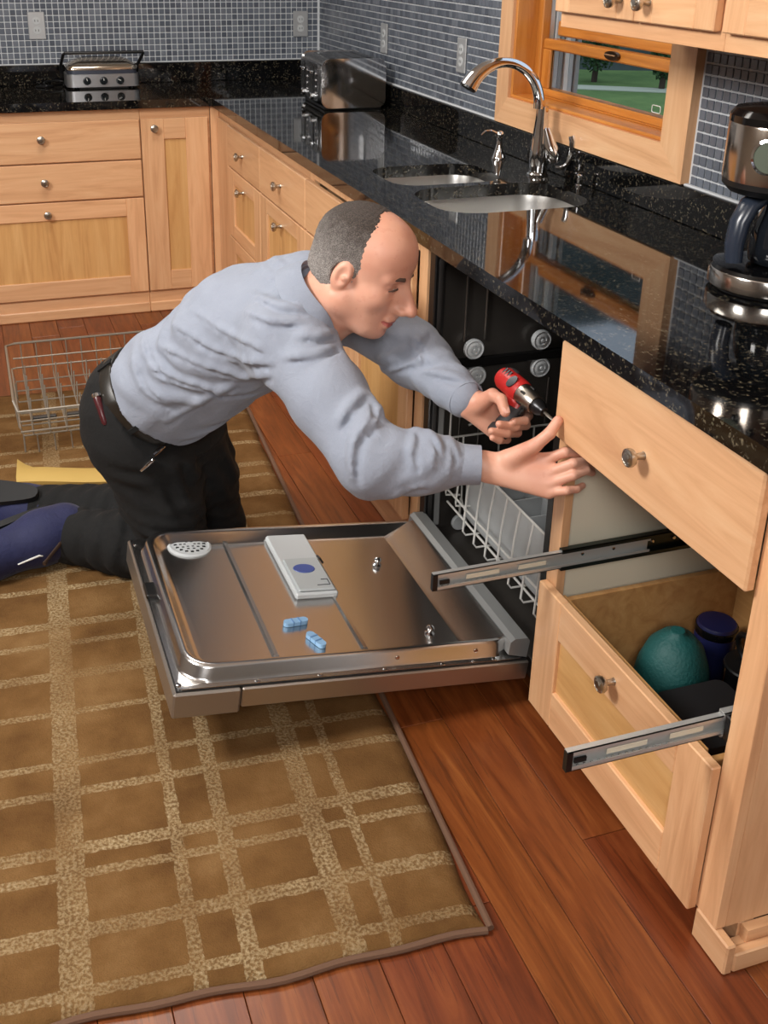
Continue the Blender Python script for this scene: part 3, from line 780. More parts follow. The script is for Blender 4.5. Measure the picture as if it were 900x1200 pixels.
# two blue clips resting on the liner
CLIP = plain('clip_blue', srgb(132, 172, 208), .35); CLIP2 = plain('clip_blue_dark', srgb(92, 132, 178), .35)
for (d_, y_, a_, lab) in ((.472, -.115, 8, 'small light blue plastic clip lying flat on the dishwasher door'), (.448, -.185, -68, 'small light blue plastic clip tipped on its side on the dishwasher door')):
    t = bpy.data.objects.new('plastic_clip', None); link(t); tag(t, lab, 'clip'); t.location = dwp(d_, y_, .0112)
    t.rotation_euler = (Matrix.Rotation(TH_D, 3, 'Y') @ Matrix.Rotation(math.radians(a_), 3, 'Z')).to_euler()
    b = B(); prism(b, rrect(-.028, .028, -.009, .009, .0088, 5), 0, .009); obj('clip_body', b, CLIP, t, local=True)
    for xx in (-.008, .008):
        b = B(); bx(b, xx-.0015, xx+.0015, -.0095, .0095, .0, .0105, .0005); obj('clip_rib', b, CLIP2, t, local=True)

# ------------------------------------------------------------------ racks
WIRE = plain('white_wire', srgb(222, 222, 218), .3)
WIRED = plain('dull_wire', srgb(138, 130, 118), .35, .2)
def wire(name, pts, r, mat, parent, n=6):
    b = B(); tube(b, pts, r, n); return obj(name, b, mat, parent)
rk = thing('lower_dish_rack', 'white wire dish rack inside the open dishwasher', 'dish rack', (.28, -.02, .12))
x0, x1, y0, y1 = .05, .52, -.31, .262
rz = .175
wire('rim_wire', [(x0+.01, y1, .375), (x0+.01, y0, .375), (x1, y0, .375), (x1, y1, .375), (x0+.01, y1, .375)], .003, WIRE, rk)
wire('rim_wire', [(x0, y1-.02, .245), (x0, y0, .245)], .0028, WIRE, rk)
wire('rim_wire', [(x0+.005, y1-.02, .205), (x0+.005, y0, .205)], .0028, WIRE, rk)
y = y1-.02; i = 0
while y > y0:
    if i < 2: P = [(x0+.004, y, .29), (x0, y, .235), (x0+.0, y, .225), (x0+.035, y-.012, .225)]
    else: P = [(x0+.01, y, .375), (x0, y, .30), (x0-.006, y, rz+.012), (x0+.002, y, rz), (x0+.05, y-.002, rz), (x1-.02, y, rz), (x1, y, .25), (x1, y, .375)]
    wire('basket_wire', P, .0026, WIRE, rk); y -= .062; i += 1
for xx in (.1, .2, .3, .4, .5): wire('basket_wire', [(xx, y1, .375), (xx, y1-.01, .2), (xx, y1-.03, rz+.004), (xx, y0+.03, rz+.004), (xx, y0, .375)], .0026, WIRE, rk)
wire('rack_handle', [(.06, y1-.004, .375), (.06, y1-.004, .455), (.14, y1-.004, .462), (.155, y1-.004, .455), (.155, y1-.004, .42), (.11, y1-.004, .405)], .003, WIRE, rk)
for xx in (.10, .45):
    for yy in (y1-.004, y0+.004):
        b = B(); lathe(b, [(.02, -.006), (.022, -.003), (.022, .003), (.02, .006)], 18, axisM((xx, yy, .128), (0, 1, 0))); obj('wheel', b, LGREY, rk)
        wire('wheel_strut', [(xx, yy, .128), (xx, yy, .2)], .003, WIRE, rk)
cb = thing('cutlery_basket', 'light grey plastic cutlery basket standing in the lower dish rack', 'basket', (.11, -.05, .18))
b = B()
bx(b, .085, .089, -.27, .20, .181, .345); bx(b, .165, .169, -.27, .20, .181, .345); bx(b, .089, .165, -.27, -.266, .181, .345); bx(b, .089, .165, .196, .20, .181, .345); bx(b, .089, .165, -.266, .196, .181, .185)
obj('basket_body', b, LGREY, cb, smooth=0)
for k in range(5):
    yy = -.2+k*.08; b = B(); bx(b, .0895, .1645, yy, yy+.003, .186, .345); obj('divider', b, LGREY, cb)
for k in range(24):
    yy = -.262+k*.0195; b = B(); bx(b, .165, .169, yy, yy+.011, .3452, .357, .001); obj('rim_tooth', b, LGREY, cb)

ub = thing('upper_dish_rack', 'wire dish rack with tines taken out and set on the rug', 'dish rack', (-.7, 1.55, .012))
X0, X1, Y0, Y1, ZR, ZL = -.966, -.42, 1.225, 1.775, .20, .075
wire('rim_wire', [(X0+.01, Y0, ZR-.03), (X0, Y0+.02, ZR), (X0, Y1-.02, ZR), (X0+.03, Y1, ZR), (X1, Y1, ZR), (X1, Y0, ZR-.03), (X0+.01, Y0, ZR-.03)], .0042, WIRED, ub)
wire('rim_wire', [(X0+.02, Y1-.004, ZR-.055), (X1, Y1-.004, ZR-.055)], .003, WIRED, ub)
wire('rim_wire', [(X0+.012, Y0+.01, .11), (X0+.012, Y1-.012, .11), (X0+.03, Y1-.006, .11), (X1, Y1-.006, .11)], .003, WIRED, ub)
wire('rim_wire', [(X0+.012, Y0+.004, .10), (X1, Y0+.004, .10)], .0035, WIRED, ub)
wire('rim_wire', [(X0+.012, Y0+.004, .135), (X1, Y0+.004, .135)], .003, WIRED, ub)
k = 0; xx = X0+.05
while xx < X1-.01:
    wire('basket_wire', [(xx, Y0, ZR-.03), (xx, Y0+.008, ZL+.01), (xx, Y0+.03, ZL), (xx, Y1-.03, ZL), (xx, Y1-.008, ZL+.01), (xx, Y1, ZR)], .0022, WIRED, ub)
    for yy in (Y0+.11, Y0+.21, Y0+.31, Y0+.41): wire('tine', [(xx, yy, ZL), (xx+.004, yy+.02, ZL+.085)], .0024, WIRED, ub)
    wire('foot_wire', [(xx+.01, Y0+.02, ZL), (xx+.012, Y0+.03, .0145)], .0026, WIRED, ub)
    xx += .052
for yy in (Y0+.03, Y0+.11, Y0+.21, Y0+.31, Y0+.41, Y0+.5): wire('basket_wire', [(X0+.012, yy, .11), (X0+.02, yy, ZL), (X1-.01, yy, ZL), (X1, yy, ZR-.03)], .0026, WIRED, ub)
for yy in (Y0+.1, Y0+.2, Y0+.3): wire('basket_wire', [(X0, yy, ZR), (X0+.01, yy, ZL)], .0026, WIRED, ub)
for xa, ya in ((X0+.05, Y0+.12), (X0+.16, Y0+.12), (X0+.27, Y0+.12)):
    b = B(); bx(b, xa, xa+.08, ya, ya+.018, ZL+.003, ZL+.02, .003); obj('tine_holder', b, plain('dark_holder', srgb(52, 50, 48), .4), ub)
for yy in (Y0+.04, Y1-.06):
    wire('foot_wire', [(X1-.02, yy, ZL), (X1-.02, yy, .0145)], .003, WIRED, ub); wire('foot_wire', [(X0+.02, yy, ZL), (X0+.02, yy, .0145)], .003, WIRED, ub)

# yellow foam sheet on the rug
YEL = plain('yellow_foam', srgb(192, 160, 88), .7)
b = B(); nn = 14; top_, bot_ = [], []
rings = []
for i in range(nn+1):
    t_ = i/nn; x = -.985+.30*t_; yf = 1.045-.09*t_; th_ = .018+.003*math.sin(t_*7); lift = .03*max(0, 1-t_*7)**1.5
    rings.append([(x, yf, .0135), (x, yf-.004, .0135+th_*.6), (x, yf+.012, .0135+th_), (x+.01, yf+.075, .0135+th_+lift), (x+.012, yf+.09, .0135+th_*.6+lift*.7), (x+.012, yf+.088, .0135)])
loft(b, rings); o = obj('foam_pad', b, YEL, smooth=60); recenter(o); tag(o, 'flat yellow foam pad lying on the rug before the removed rack', 'pad')

# ------------------------------------------------------------------ faucet, soap pump, air switch
f = thing('kitchen_faucet', 'polished chrome gooseneck faucet with side lever behind the sink', 'faucet', (.53, .773, .914))
fx, fy = .53, .773
b = B(); lathe(b, [(.031, .9141), (.031, .918), (.027, .922), (.0265, .926)], 28, Matrix.Translation((fx, fy, 0))); obj('base_ring', b, CHROME, f)
b = B(); lathe(b, [(.025, .926), (.027, .95), (.026, .99), (.0215, 1.03), (.0175, 1.075), (.0165, 1.10), (.0165, 1.105)], 28, Matrix.Translation((fx, fy, 0))); obj('body', b, CHROME, f)
P = []; 
for k in range(25):
    a = math.radians(-2+k*6.35)
    P.append((fx-.012-.118*(1-math.cos(a)), fy, 1.105+.122*math.sin(a)))
rr_ = [.0155-.002*math.sin(PI*k/24)+(.010*max(0, (k-14)/10)**1.2) for k in range(25)]
b = B(); tube(b, P, rr_, 16); obj('spout', b, CHROME, f, smooth=60)
e0, e1 = Vector(P[-2]), Vector(P[-1]); dr = (e1-e0).normalized()
b = B(); lathe(b, [(.024, 0), (.0235, .006), (.017, .007), (0, .005)], 20, axisM(e1-dr*.001, dr)); obj('spray_face', b, BLACKP, f)
b = B(); tube(b, [(fx+.008, fy-.012, 1.045), (fx+.018, fy-.026, 1.0), (fx+.026, fy-.038, .972), (fx+.028, fy-.042, .955)], [.014, .019, .0235, .014], 16); obj('valve', b, CHROME, f, smooth=60)
b = B(); tube(b, [(fx+.03, fy-.05, .945), (fx+.04, fy-.066, .944), (fx+.05, fy-.08, .96), (fx+.056, fy-.086, .99), (fx+.056, fy-.085, 1.02), (fx+.052, fy-.082, 1.035)], [.005, .0065, .007, .0085, .0105, .009], 10, flat=.6); obj('lever', b, CHROME, f, smooth=60)
s = thing('soap_pump', 'small chrome soap pump with thin curved nozzle by the faucet', 'soap dispenser', (.53, 1.026, .914))
b = B(); lathe(b, [(.0215, .9141), (.0215, .918), (.019, .922), (.014, .94), (.0095, .958), (.0085, .968), (.0085, .978)], 20, Matrix.Translation((.53, 1.026, 0))); obj('collar', b, CHROME, s)
b = B(); ball(b, (.53, 1.026, .988), .0125, 16, 10, (1, 1, .85)); obj('pump_head', b, CHROME, s)
b = B(); tube(b, [(.522, 1.026, .99), (.50, 1.026, 1.0), (.48, 1.026, .999), (.468, 1.026, .988)], [.0045, .004, .0035, .003], 8); obj('nozzle', b, CHROME, s)
s = thing('air_switch', 'tiny chrome push button on the granite behind the faucet lever', 'button', (.565, .60, .914))
b = B(); lathe(b, [(.009, .9141), (.009, .918), (.006, .92), (.006, .934), (.0035, .936), (.0035, .942)], 14, Matrix.Translation((.565, .60, 0))); obj('button_base', b, CHROME, s)
b = B(); lathe(b, [(.008, .942), (.0085, .945), (.005, .9475), (0, .948)], 14, Matrix.Translation((.565, .60, 0))); obj('button_cap', b, CHROME, s)

# ------------------------------------------------------------------ toaster (its own axes: x across, y deep)
ts = thing('toaster', 'brushed steel four slice toaster in the corner of the counter', 'toaster', (.303, 2.10, .914)); ts.rotation_euler = (0, 0, math.radians(-3))
TW, TD, THt = .25, .34, .19
b = B()
prof = rrect(0, TD, .012, THt, .035, 6)
Mx = Matrix(((0, 0, 1, 0), (1, 0, 0, 0), (0, 1, 0, 0), (0, 0, 0, 1)))
prof2 = rrect(.0, TW, .014, THt, .03, 6)
My = Matrix(((1, 0, 0, 0), (0, 0, 1, 0), (0, 1, 0, 0), (0, 0, 0, 1)))
prism(b, prof2, .006, TD-.006, My); obj('shell', b, brushed('toaster_steel', srgb(150, 146, 142), .22, 0), ts, local=True)
b = B(); prism(b, rrect(-.004, TW+.004, .008, THt+.003, .033, 6), .0, .0058, My); obj('end_bezel', b, CHROME, ts, local=True)
b = B(); prism(b, rrect(-.004, TW+.004, .008, THt+.003, .033, 6), TD-.0058, TD, My); obj('end_bezel', b, CHROME, ts, local=True)
b = B(); bx(b, .01, TW-.01, .01, TD-.01, .0005, .0138, .003); obj('base', b, BLACKP, ts, local=True)
# control end faces the room side (-x)
b = B(); prism(b, rrect(.03, TD-.03, .03, THt-.02, .02, 5), -.012, -.0003, Mx); obj('control_plate', b, plain('toaster_plate', srgb(128, 128, 130), .25, .9), ts, local=True)
for yy in (.10, .24):
    b = B(); bx(b, -.0135, -.0122, yy-.006, yy+.006, .05, .16, .001); sl = obj('lever_slot', b, BLACKP, ts, local=True)
    b = B(); bx(b, -.03, -.0138, yy-.018, yy+.018, .13, .142, .003); obj('lever', b, CHROME, ts, local=True)
    b = B(); lathe(b, [(.014, 0), (.014, .012), (.011, .015), (0, .0155)], 18, axisM((-.0122, yy, .045), (-1, 0, 0))); obj('dial', b, CHROME, ts, local=True)
    for kk in range(4):
        b = B(); ball(b, (-.013, yy-.04, .06+kk*.024), .006, 10, 6, (.6, 1, 1)); obj('button', b, CHROME, ts, local=True)
for xx in (.05, .1, .15, .2):
    b = B(); bx(b, xx-.011, xx+.011, .05, TD-.05, THt-.004, THt+.0012, .001); obj('bread_slot', b, BLACKG, ts, local=True)

# ------------------------------------------------------------------ contact grill
gr = thing('contact_grill', 'silver contact grill with three dark knobs on the back counter', 'grill', (-.425, 3.02, .914))
gx0, gx1, gy0, gy1 = -.582, -.270, 2.945, 3.10
b = B(); prism(b, rrect(gx0, gx1, gy0, gy1, .03, 6), .9225, .976); obj('base_housing', b, plain('grill_silver', srgb(178, 178, 180), .3, .8), gr)
b = B(); bx(b, gx0+.05, gx1-.05, gy0-.002, gy0+.06, .9145, .922, .002); obj('drip_tray', b, BLACKP, gr)
for xx in (gx0+.03, gx1-.03):
    b = B(); lathe(b, [(.012, .9142), (.012, .922)], 12, Matrix.Translation((xx, gy0+.04, 0))); obj('foot', b, BLACKP, gr)
b = B(); prism(b, rrect(gx0+.006, gx1-.006, gy0+.004, gy1-.004, .03, 6), .9765, .992); obj('plate_band', b, plain('grill_band', srgb(70, 74, 86), .35, .5), gr)
b = B(); loft(b, [[(x, y, z) for x, y in rrect(gx0+.004+i_, gx1-.004-i_, gy0+.004+i_, gy1-.004-i_*.5, .03, 6)] for z, i_ in ((.9925, 0), (1.005, .0), (1.016, .012), (1.03, .035), (1.038, .06), (1.04, .075))]); obj('lid', b, brushed('grill_lid', srgb(200, 186, 168), .14, 0), gr, smooth=60)
for k, xx in enumerate((gx0+.085, (gx0+gx1)/2, gx1-.085)):
    b = B(); lathe(b, [(.017, 0), (.017, .003), (.0155, .004), (.014, .014), (0, .0145)], 22, axisM((xx, gy0-.0003, .9485), (0, -1, 0))); kn_ = obj('dial', b, plain('dial_dark', srgb(34, 40, 44), .2, .5), gr)
    a = (100, 95, 150)[k]; ca, sa = math.cos(math.radians(a)), math.sin(math.radians(a))
    b = B(); tube(b, [(xx-.002*ca, gy0-.0155, .9485+.002*sa), (xx+.012*ca, gy0-.0155, .9485+.012*sa)], .0016, 6); obj('pointer', b, WHITEP, kn_)
b = B(); tube(b, [(gx0-.012, gy1-.05, .97), (gx0-.014, gy1-.055, 1.0), (gx0-.002, gy0+.05, 1.055), (gx0+.004, gy0+.045, 1.061), (gx1+.03, gy0+.045, 1.061), (gx1+.028, gy0+.048, 1.055), (gx1+.006, gy1-.055, 1.0), (gx1+.006, gy1-.05, .97)], .0068, 10); obj('handle', b, BLACKP, gr)
pc = []
for k in range(30):
    t_ = k/29; pc.append((gx0-.004-.115*t_+.02*math.sin(9*t_), 3.06+.03*math.sin(6*t_), .918+.035*math.sin(PI*t_)*(1-t_)))
pc += [(gx0-.10, 3.09, .9185), (gx0-.05, 3.06, .9185), (gx0-.085, 3.02, .9185), (gx0-.125, 3.05, .9185)]
b = B(); tube(b, pc, .0035, 6); obj('power_cord', b, BLACKP, gr)

# ------------------------------------------------------------------ coffee maker
cm = thing('coffee_maker', 'steel and black coffee maker with round display beside the window', 'coffee maker', (.447, -.335, .914))
cx, cy = .447, -.335
Tc = Matrix.Translation((cx, cy, 0))
b = B(); lathe(b, [(.10, .9142), (.106, .916), (.108, .921)], 40, Tc); obj('foot_ring', b, BLACKP, cm)
b = B(); lathe(b, [(.112, .9215), (.115, .924), (.115, .952), (.113, .955)], 48, Tc); obj('steel_band', b, brushed('coffee_steel', srgb(205, 200, 194), .16, 2, .08), cm)
b = B(); lathe(b, [(.113, .9555), (.109, .962), (.085, .967), (.07, .968), (0, .968)], 48, Tc); obj('warming_plate', b, BLACKG, cm)
b = B(); bx(b, cx+.03, cx+.115, cy-.075, cy+.075, .969, 1.24, .012); obj('column', b, BLACKP, cm)
HG = NT('carafe_glass'); HG.set(Base_Color=srgb(30, 34, 40), Roughness=.05, Transmission_Weight=.35, IOR=1.45); HG = HG.m
kx, ky = .452, -.36
b = B(); lathe(b, [(.05, .9685), (.066, .975), (.07, 1.0), (.066, 1.04), (.052, 1.075), (.046, 1.09)], 32, Matrix.Translation((kx, ky, 0))); ca_ = obj('carafe', b, HG, cm, smooth=60)
b = B(); lathe(b, [(.05, 1.0905), (.052, 1.094), (.05, 1.108), (.03, 1.112), (0, 1.113)], 28, Matrix.Translation((kx, ky, 0))); obj('carafe_lid', b, BLACKP, ca_)
b = B(); tube(b, [(.425, -.345, 1.092), (.40, -.338, 1.098), (.374, -.335, 1.082), (.357, -.336, 1.05), (.349, -.34, 1.01), (.35, -.344, .976)], [.013, .0165, .018, .0175, .0165, .015], 12, up=(0, 1, 0), flat=1.3); obj('carafe_handle', b, plain('handle_navy', srgb(40, 47, 60), .25), ca_, smooth=60)
hxx, hyy = cx-.012, cy-.0; Th = Matrix.Translation((hxx, hyy, 0))
b = B(); lathe(b, [(.092, 1.105), (.105, 1.118), (.105, 1.128)], 40, Th); obj('brew_rim', b, BLACKP, cm)
b = B(); lathe(b, [(.106, 1.1285), (.1065, 1.14), (.1065, 1.228), (.105, 1.232)], 48, Th); obj('steel_drum', b, brushed('coffee_drum', srgb(196, 184, 172), .15, 2, .08), cm)
b = B(); lathe(b, [(.107, 1.2325), (.107, 1.245), (.098, 1.256), (.06, 1.262), (0, 1.263)], 40, Th); obj('lid', b, BLACKG, cm)
dd_ = Vector((-.80, -.60, 0)); pd = Vector((hxx, hyy, 1.182))+dd_*.1055
b = B(); lathe(b, [(.034, 0), (.034, .004), (.029, .006), (.028, .003)], 32, axisM(pd-dd_*.004, dd_)); obj('display_ring', b, CHROME, cm)
b = B(); lathe(b, [(.028, 0), (.028, .006), (0, .0065)], 32, axisM(pd-dd_*.004, dd_)); obj('display', b, plain('display_grey', srgb(96, 104, 92), .15), cm)
for ang, zz, rr2 in ((20, 1.196, .006), (24, 1.178, .009), (8, 1.150, .009), (17, 1.208, .005)):
    a = math.atan2(-.60, -.80)+math.radians(ang); d2 = Vector((math.cos(a), math.sin(a), 0))
    b = B(); lathe(b, [(rr2, 0), (rr2, .004), (rr2*.7, .006), (0, .0065)], 16, axisM(Vector((hxx, hyy, zz))+d2*.1045, d2)); obj('button', b, BLACKG if rr2 > .006 else CHROME, cm)

# ------------------------------------------------------------------ outlets
PLATE = plain('steel_plate', srgb(186, 188, 190), .35, .5)
def outlet(F, a, z, lab, dark=False):
    t = thing('wall_outlet', lab, 'outlet', F.pt(a, 0, z-.057))
    b = B(); F.box(b, a-.036, a+.036, -.0095, -.0042, z-.057, z+.057, .003); obj('cover_plate', b, PLATE, t)
    for dz in (-.02, .02):
        b = B(); lathe(b, [(.0165, 0), (.016, .0015), (0, .0018)], 20, axisM(F.pt(a, -.0096, z+dz), F.out())); s_ = obj('socket', b, LGREY, t)
        for da in (-.006, .006):
            b = B(); F.box(b, a+da-.0012, a+da+.0012, -.0122, -.0114, z+dz-.004, z+dz+.005); obj('slot', b, BLACKP, s_)
FBW = Face('Y', YB); FRW = Face('X', XW)
outlet(FBW, -.674, 1.164, 'steel outlet plate on the tiles beside the grill')
outlet(FBW, .521, 1.159, 'steel outlet plate on the back wall above the toaster')
outlet(FRW, 2.253, 1.165, 'steel outlet plate on the window wall beside the toaster')
outlet(FRW, 1.505, 1.171, 'steel outlet plate on the window wall behind the faucet spout')

# ------------------------------------------------------------------ things in the open drawer
def soft(b, amp, seed, sc=30):
    r = random.Random(seed); ph = [(r.uniform(-1, 1)*sc, r.uniform(-1, 1)*sc, r.uniform(-1, 1)*sc, r.random()*6) for _ in range(6)]
    for v in b.verts:
        s_ = sum(math.sin(v.co.x*a+v.co.y*c+v.co.z*d+e) for a, c, d, e in ph)/6
        n_ = v.normal if v.normal.length > 0 else Vector((0, 0, 1)); v.co += n_*amp*s_
TX, TY = .20, -.535
t = thing('teal_bowl', 'teal green dome shaped silicone bowl upside down in the drawer', 'bowl', (TX, TY, .1205))
b = B(); lathe(b, [(.072, .1206), (.075, .14), (.075, .18), (.070, .22), (.055, .262), (.032, .288), (.016, .294), (.014, .300), (0, .301)], 28, Matrix.Translation((TX, TY, 0))); b.normal_update(); soft(b, .003, 4, 40)
TEAL = NT('teal_silicone'); v_ = TEAL.coords(); TEAL.set(Base_Color=srgb(16, 78, 76), Roughness=.6); TEAL.bump(TEAL.noise(v_, 160, 2), .5, .003); TEAL = TEAL.m
obj('dome', b, TEAL, t, smooth=60)
b = B(); tube(b, [(TX+.076*math.cos(a), TY+.076*math.sin(a), .126) for a in [2*PI*k/28 for k in range(28)]], .005, 8, closed=True); obj('rim', b, TEAL, t)
t = thing('blue_tin', 'dark blue round tin behind the teal bowl in the drawer', 'tin', (.335, -.485, .1205))
b = B(); lathe(b, [(.04, .1206), (.042, .13), (.042, .25), (.038, .258), (0, .26)], 24, Matrix.Translation((.335, -.485, 0))); obj('can', b, plain('navy_tin', srgb(20, 24, 62), .35), t)
b = B(); lathe(b, [(.0425, .235), (.0435, .237), (.0435, .25), (.0425, .252)], 24, Matrix.Translation((.335, -.485, 0))); obj('lid_ring', b, BLACKG, t)
PX, PY = .335, -.602
t = thing('black_saucepan', 'small black pan with ring handle in the open drawer', 'pan', (PX, PY, .1205))
b = B(); lathe(b, [(.05, .1206), (.053, .13), (.054, .225), (.055, .23), (.05, .232), (0, .232)], 28, Matrix.Translation((PX, PY, 0))); obj('pan_body', b, BLACKG, t)
b = B(); tube(b, [(PX-.012-.006*math.sin(a), PY+.01+.026*math.cos(a), .268+.030*math.sin(a)) for a in [2*PI*k/24 for k in range(24)]], .006, 8, closed=True); obj('ring_handle', b, BLACKP, t)
b = B(); lathe(b, [(.054, .2325), (.052, .236), (.03, .239), (0, .2395)], 28, Matrix.Translation((PX, PY, 0))); obj('pan_lid', b, BLACKP, t)
t = thing('black_canister', 'black plastic canister in the front corner of the open drawer', 'canister', (.16, -.71, .1205))
b = B(); prism(b, rrect(.09, .235, -.79, -.635, .02, 5), .1206, .235); obj('canister_body', b, BLACKP, t)
b = B(); prism(b, rrect(.087, .238, -.793, -.632, .02, 5), .2355, .248); obj('canister_lid', b, plain('canister_grey', srgb(34, 34, 36), .4), t)
b = B(); lathe(b, [(.006, 0), (.005, .003), (0, .0035)], 10, axisM((.0895, -.70, .21), (-1, 0, 0))); obj('rivet', b, CHROME, t)
t = thing('black_kettle', 'glossy black kettle tucked at the back of the drawer', 'kettle', (.335, -.725, .1205))
b = B(); lathe(b, [(.055, .1206), (.062, .14), (.06, .19), (.045, .235), (.03, .252), (0, .258)], 28, Matrix.Translation((.335, -.725, 0))); obj('kettle_body', b, BLACKG, t)
b = B(); ball(b, (.335, -.725, .264), .011, 12, 8); obj('kettle_knob', b, BLACKG, t)
# ------------------------------------------------------------------ smooth solids for the person
def smin(a, b, k):
    h = np.clip(.5+.5*(b-a)/k, 0, 1); return b*(1-h)+a*h-k*h*(1-h)

class Solid:
    """smooth union of tapered capsules and ellipsoids, surfaced by naive surface nets"""
    def __init__(s, lo, hi, h):
        s.lo = np.array(lo, float); s.h = h
        s.n = np.ceil((np.array(hi, float)-s.lo)/h).astype(int)+1
        s.ax = [s.lo[i]+h*np.arange(s.n[i]) for i in range(3)]
        s.v = np.full(s.n, .05, np.float32)
    def _win(s, lo, hi, pad):
        i0 = np.clip(np.floor((np.array(lo)-pad-s.lo)/s.h).astype(int), 0, s.n-1); i1 = np.clip(np.ceil((np.array(hi)+pad-s.lo)/s.h).astype(int)+1, 1, s.n)
        if np.any(i1 <= i0): return None, None
        sl = tuple(slice(a, b) for a, b in zip(i0, i1))
        P = np.meshgrid(*[s.ax[i][sl[i]] for i in range(3)], indexing='ij'); return sl, P
    def _put(s, sl, d, k, op):
        c = s.v[sl]
        if op == 'add': s.v[sl] = smin(c, d, k)
        elif op == 'sub': s.v[sl] = -smin(-c, d, k)
    def cap(s, a, b, ra, rb, k=.02, op='add', squash=None):
        """squash=(axis vector, factor): flattened section along that vector"""
        a, b = np.array(a, float), np.array(b, float); R = max(ra, rb)*(1 if squash is None else max(1, 1/squash[1]))
        sl, P = s._win(np.minimum(a, b)-R, np.maximum(a, b)+R, k+3*s.h)
        if sl is None: return s
        p = [P[i]-a[i] for i in range(3)]; ba = (b-a).astype(float); f = None
        if squash is not None:
            n = np.array(squash[0], float); n /= np.linalg.norm(n); f = 1/squash[1]-1
            q = sum(p[i]*n[i] for i in range(3))*f; p = [p[i]+q*n[i] for i in range(3)]; ba = ba+n*(ba@n)*f
        L = max(ba@ba, 1e-9); t = np.clip(sum(p[i]*ba[i] for i in range(3))/L, 0, 1)
        d = np.sqrt(sum((p[i]-ba[i]*t)**2 for i in range(3)))-(ra+(rb-ra)*t)
        s._put(sl, d.astype(np.float32), k, op); return s
    def ell(s, c, r, M=None, k=.02, op='add'):
        """M: 3x3, columns are the ellipsoid's own axes"""
        c, r = np.array(c, float), np.array(r, float); R = max(r); sl, P = s._win(c-R, c+R, k+3*s.h)
        if sl is None: return s
        p = [P[i]-c[i] for i in range(3)]
        if M is not None: p = [sum(p[j]*M[j, i] for j in range(3)) for i in range(3)]
        k0 = np.sqrt(sum((p[i]/r[i])**2 for i in range(3))); k1 = np.sqrt(sum((p[i]/r[i]**2)**2 for i in range(3)))
        s._put(sl, (k0*(k0-1)/np.maximum(k1, 1e-6)).astype(np.float32), k, op); return s
    def cut(s, p, n):
        """keep the side that n points away from"""
        P = np.meshgrid(*s.ax, indexing='ij', sparse=True); d = sum((P[i]-p[i])*n[i] for i in range(3)); s.v = np.maximum(s.v, d.astype(np.float32)); return s
    def wave(s, fn):
        P = np.meshgrid(*s.ax, indexing='ij', sparse=True); s.v = s.v+fn(*P).astype(np.float32); return s
    def hit(s, u, v, d0=1.6, d1=3.2):
        """first surface point along the view ray through a photo pixel"""
        for d in np.arange(d0, d1, .004):
            i = np.round((at(u, v, d)-s.lo)/s.h).astype(int)
            if np.all(i >= 0) and np.all(i < s.n) and s.v[tuple(i)] < 0: return at(u, v, d)
        return None
    def crease(s, uv, r=.007, k=.012, op='sub', sink=.0):
        P = [s.hit(*q) for q in uv]; P = [p for p in P if p is not None]
        n = len(P)-1
        for i, (a, b) in enumerate(zip(P, P[1:])):
            f0, f1 = math.sin(PI*(i+.35)/(n+.7)), math.sin(PI*(i+1.35)/(n+1.7)); o_ = FW*sink
            s.cap(a+o_, b+o_, r*(.35+.65*f0), r*(.35+.65*f1), k, op)
        return s
    def mesh(s):
        v = s.v; nx, ny, nz = v.shape; neg = v < 0
        cells = np.zeros((nx-1, ny-1, nz-1), np.int8)
        for i in (0, 1):
            for j in (0, 1):
                for k in (0, 1): cells += neg[i:nx-1+i, j:ny-1+j, k:nz-1+k]
        act = np.argwhere((cells > 0) & (cells < 8)); idx = np.full(cells.shape, -1, np.int64); idx[tuple(act.T)] = np.arange(len(act))
        acc = np.zeros((len(act), 3)); cnt = np.zeros(len(act))
        cor = [(i, j, k) for i in (0, 1) for j in (0, 1) for k in (0, 1)]
        for a in range(8):
            for ax in range(3):
                ca = np.array(cor[a])
                if ca[ax]: continue
                cb = ca.copy(); cb[ax] = 1
                va = v[tuple((act+ca).T)].astype(float); vb = v[tuple((act+cb).T)].astype(float)
                m_ = (va < 0) != (vb < 0); t = np.where(m_, va/np.where(m_, va-vb, 1), 0)
                p = np.repeat(ca[None].astype(float), len(act), 0); p[:, ax] = t
                acc[m_] += p[m_]; cnt[m_] += 1
        V = s.lo+(act+acc/cnt[:, None])*s.h; F = []
        for ax in range(3):
            b_, c_ = (ax+1) % 3, (ax+2) % 3
            sl0 = [slice(None)]*3; sl1 = [slice(None)]*3; sl0[ax] = slice(0, -1); sl1[ax] = slice(1, None)
            e = np.argwhere(neg[tuple(sl0)] != neg[tuple(sl1)]); e = e[(e[:, b_] > 0) & (e[:, c_] > 0) & (e[:, b_] < v.shape[b_]-1) & (e[:, c_] < v.shape[c_]-1)]
            fl = neg[tuple(sl0)][tuple(e.T)]
            q = []
            for db, dc in ((1, 1), (0, 1), (0, 0), (1, 0)):
                z = e.copy(); z[:, b_] -= db; z[:, c_] -= dc; q.append(idx[tuple(z.T)])
            q = np.stack(q, 1); q[~fl] = q[~fl][:, ::-1]; F.append(q)
        return V, np.concatenate(F)

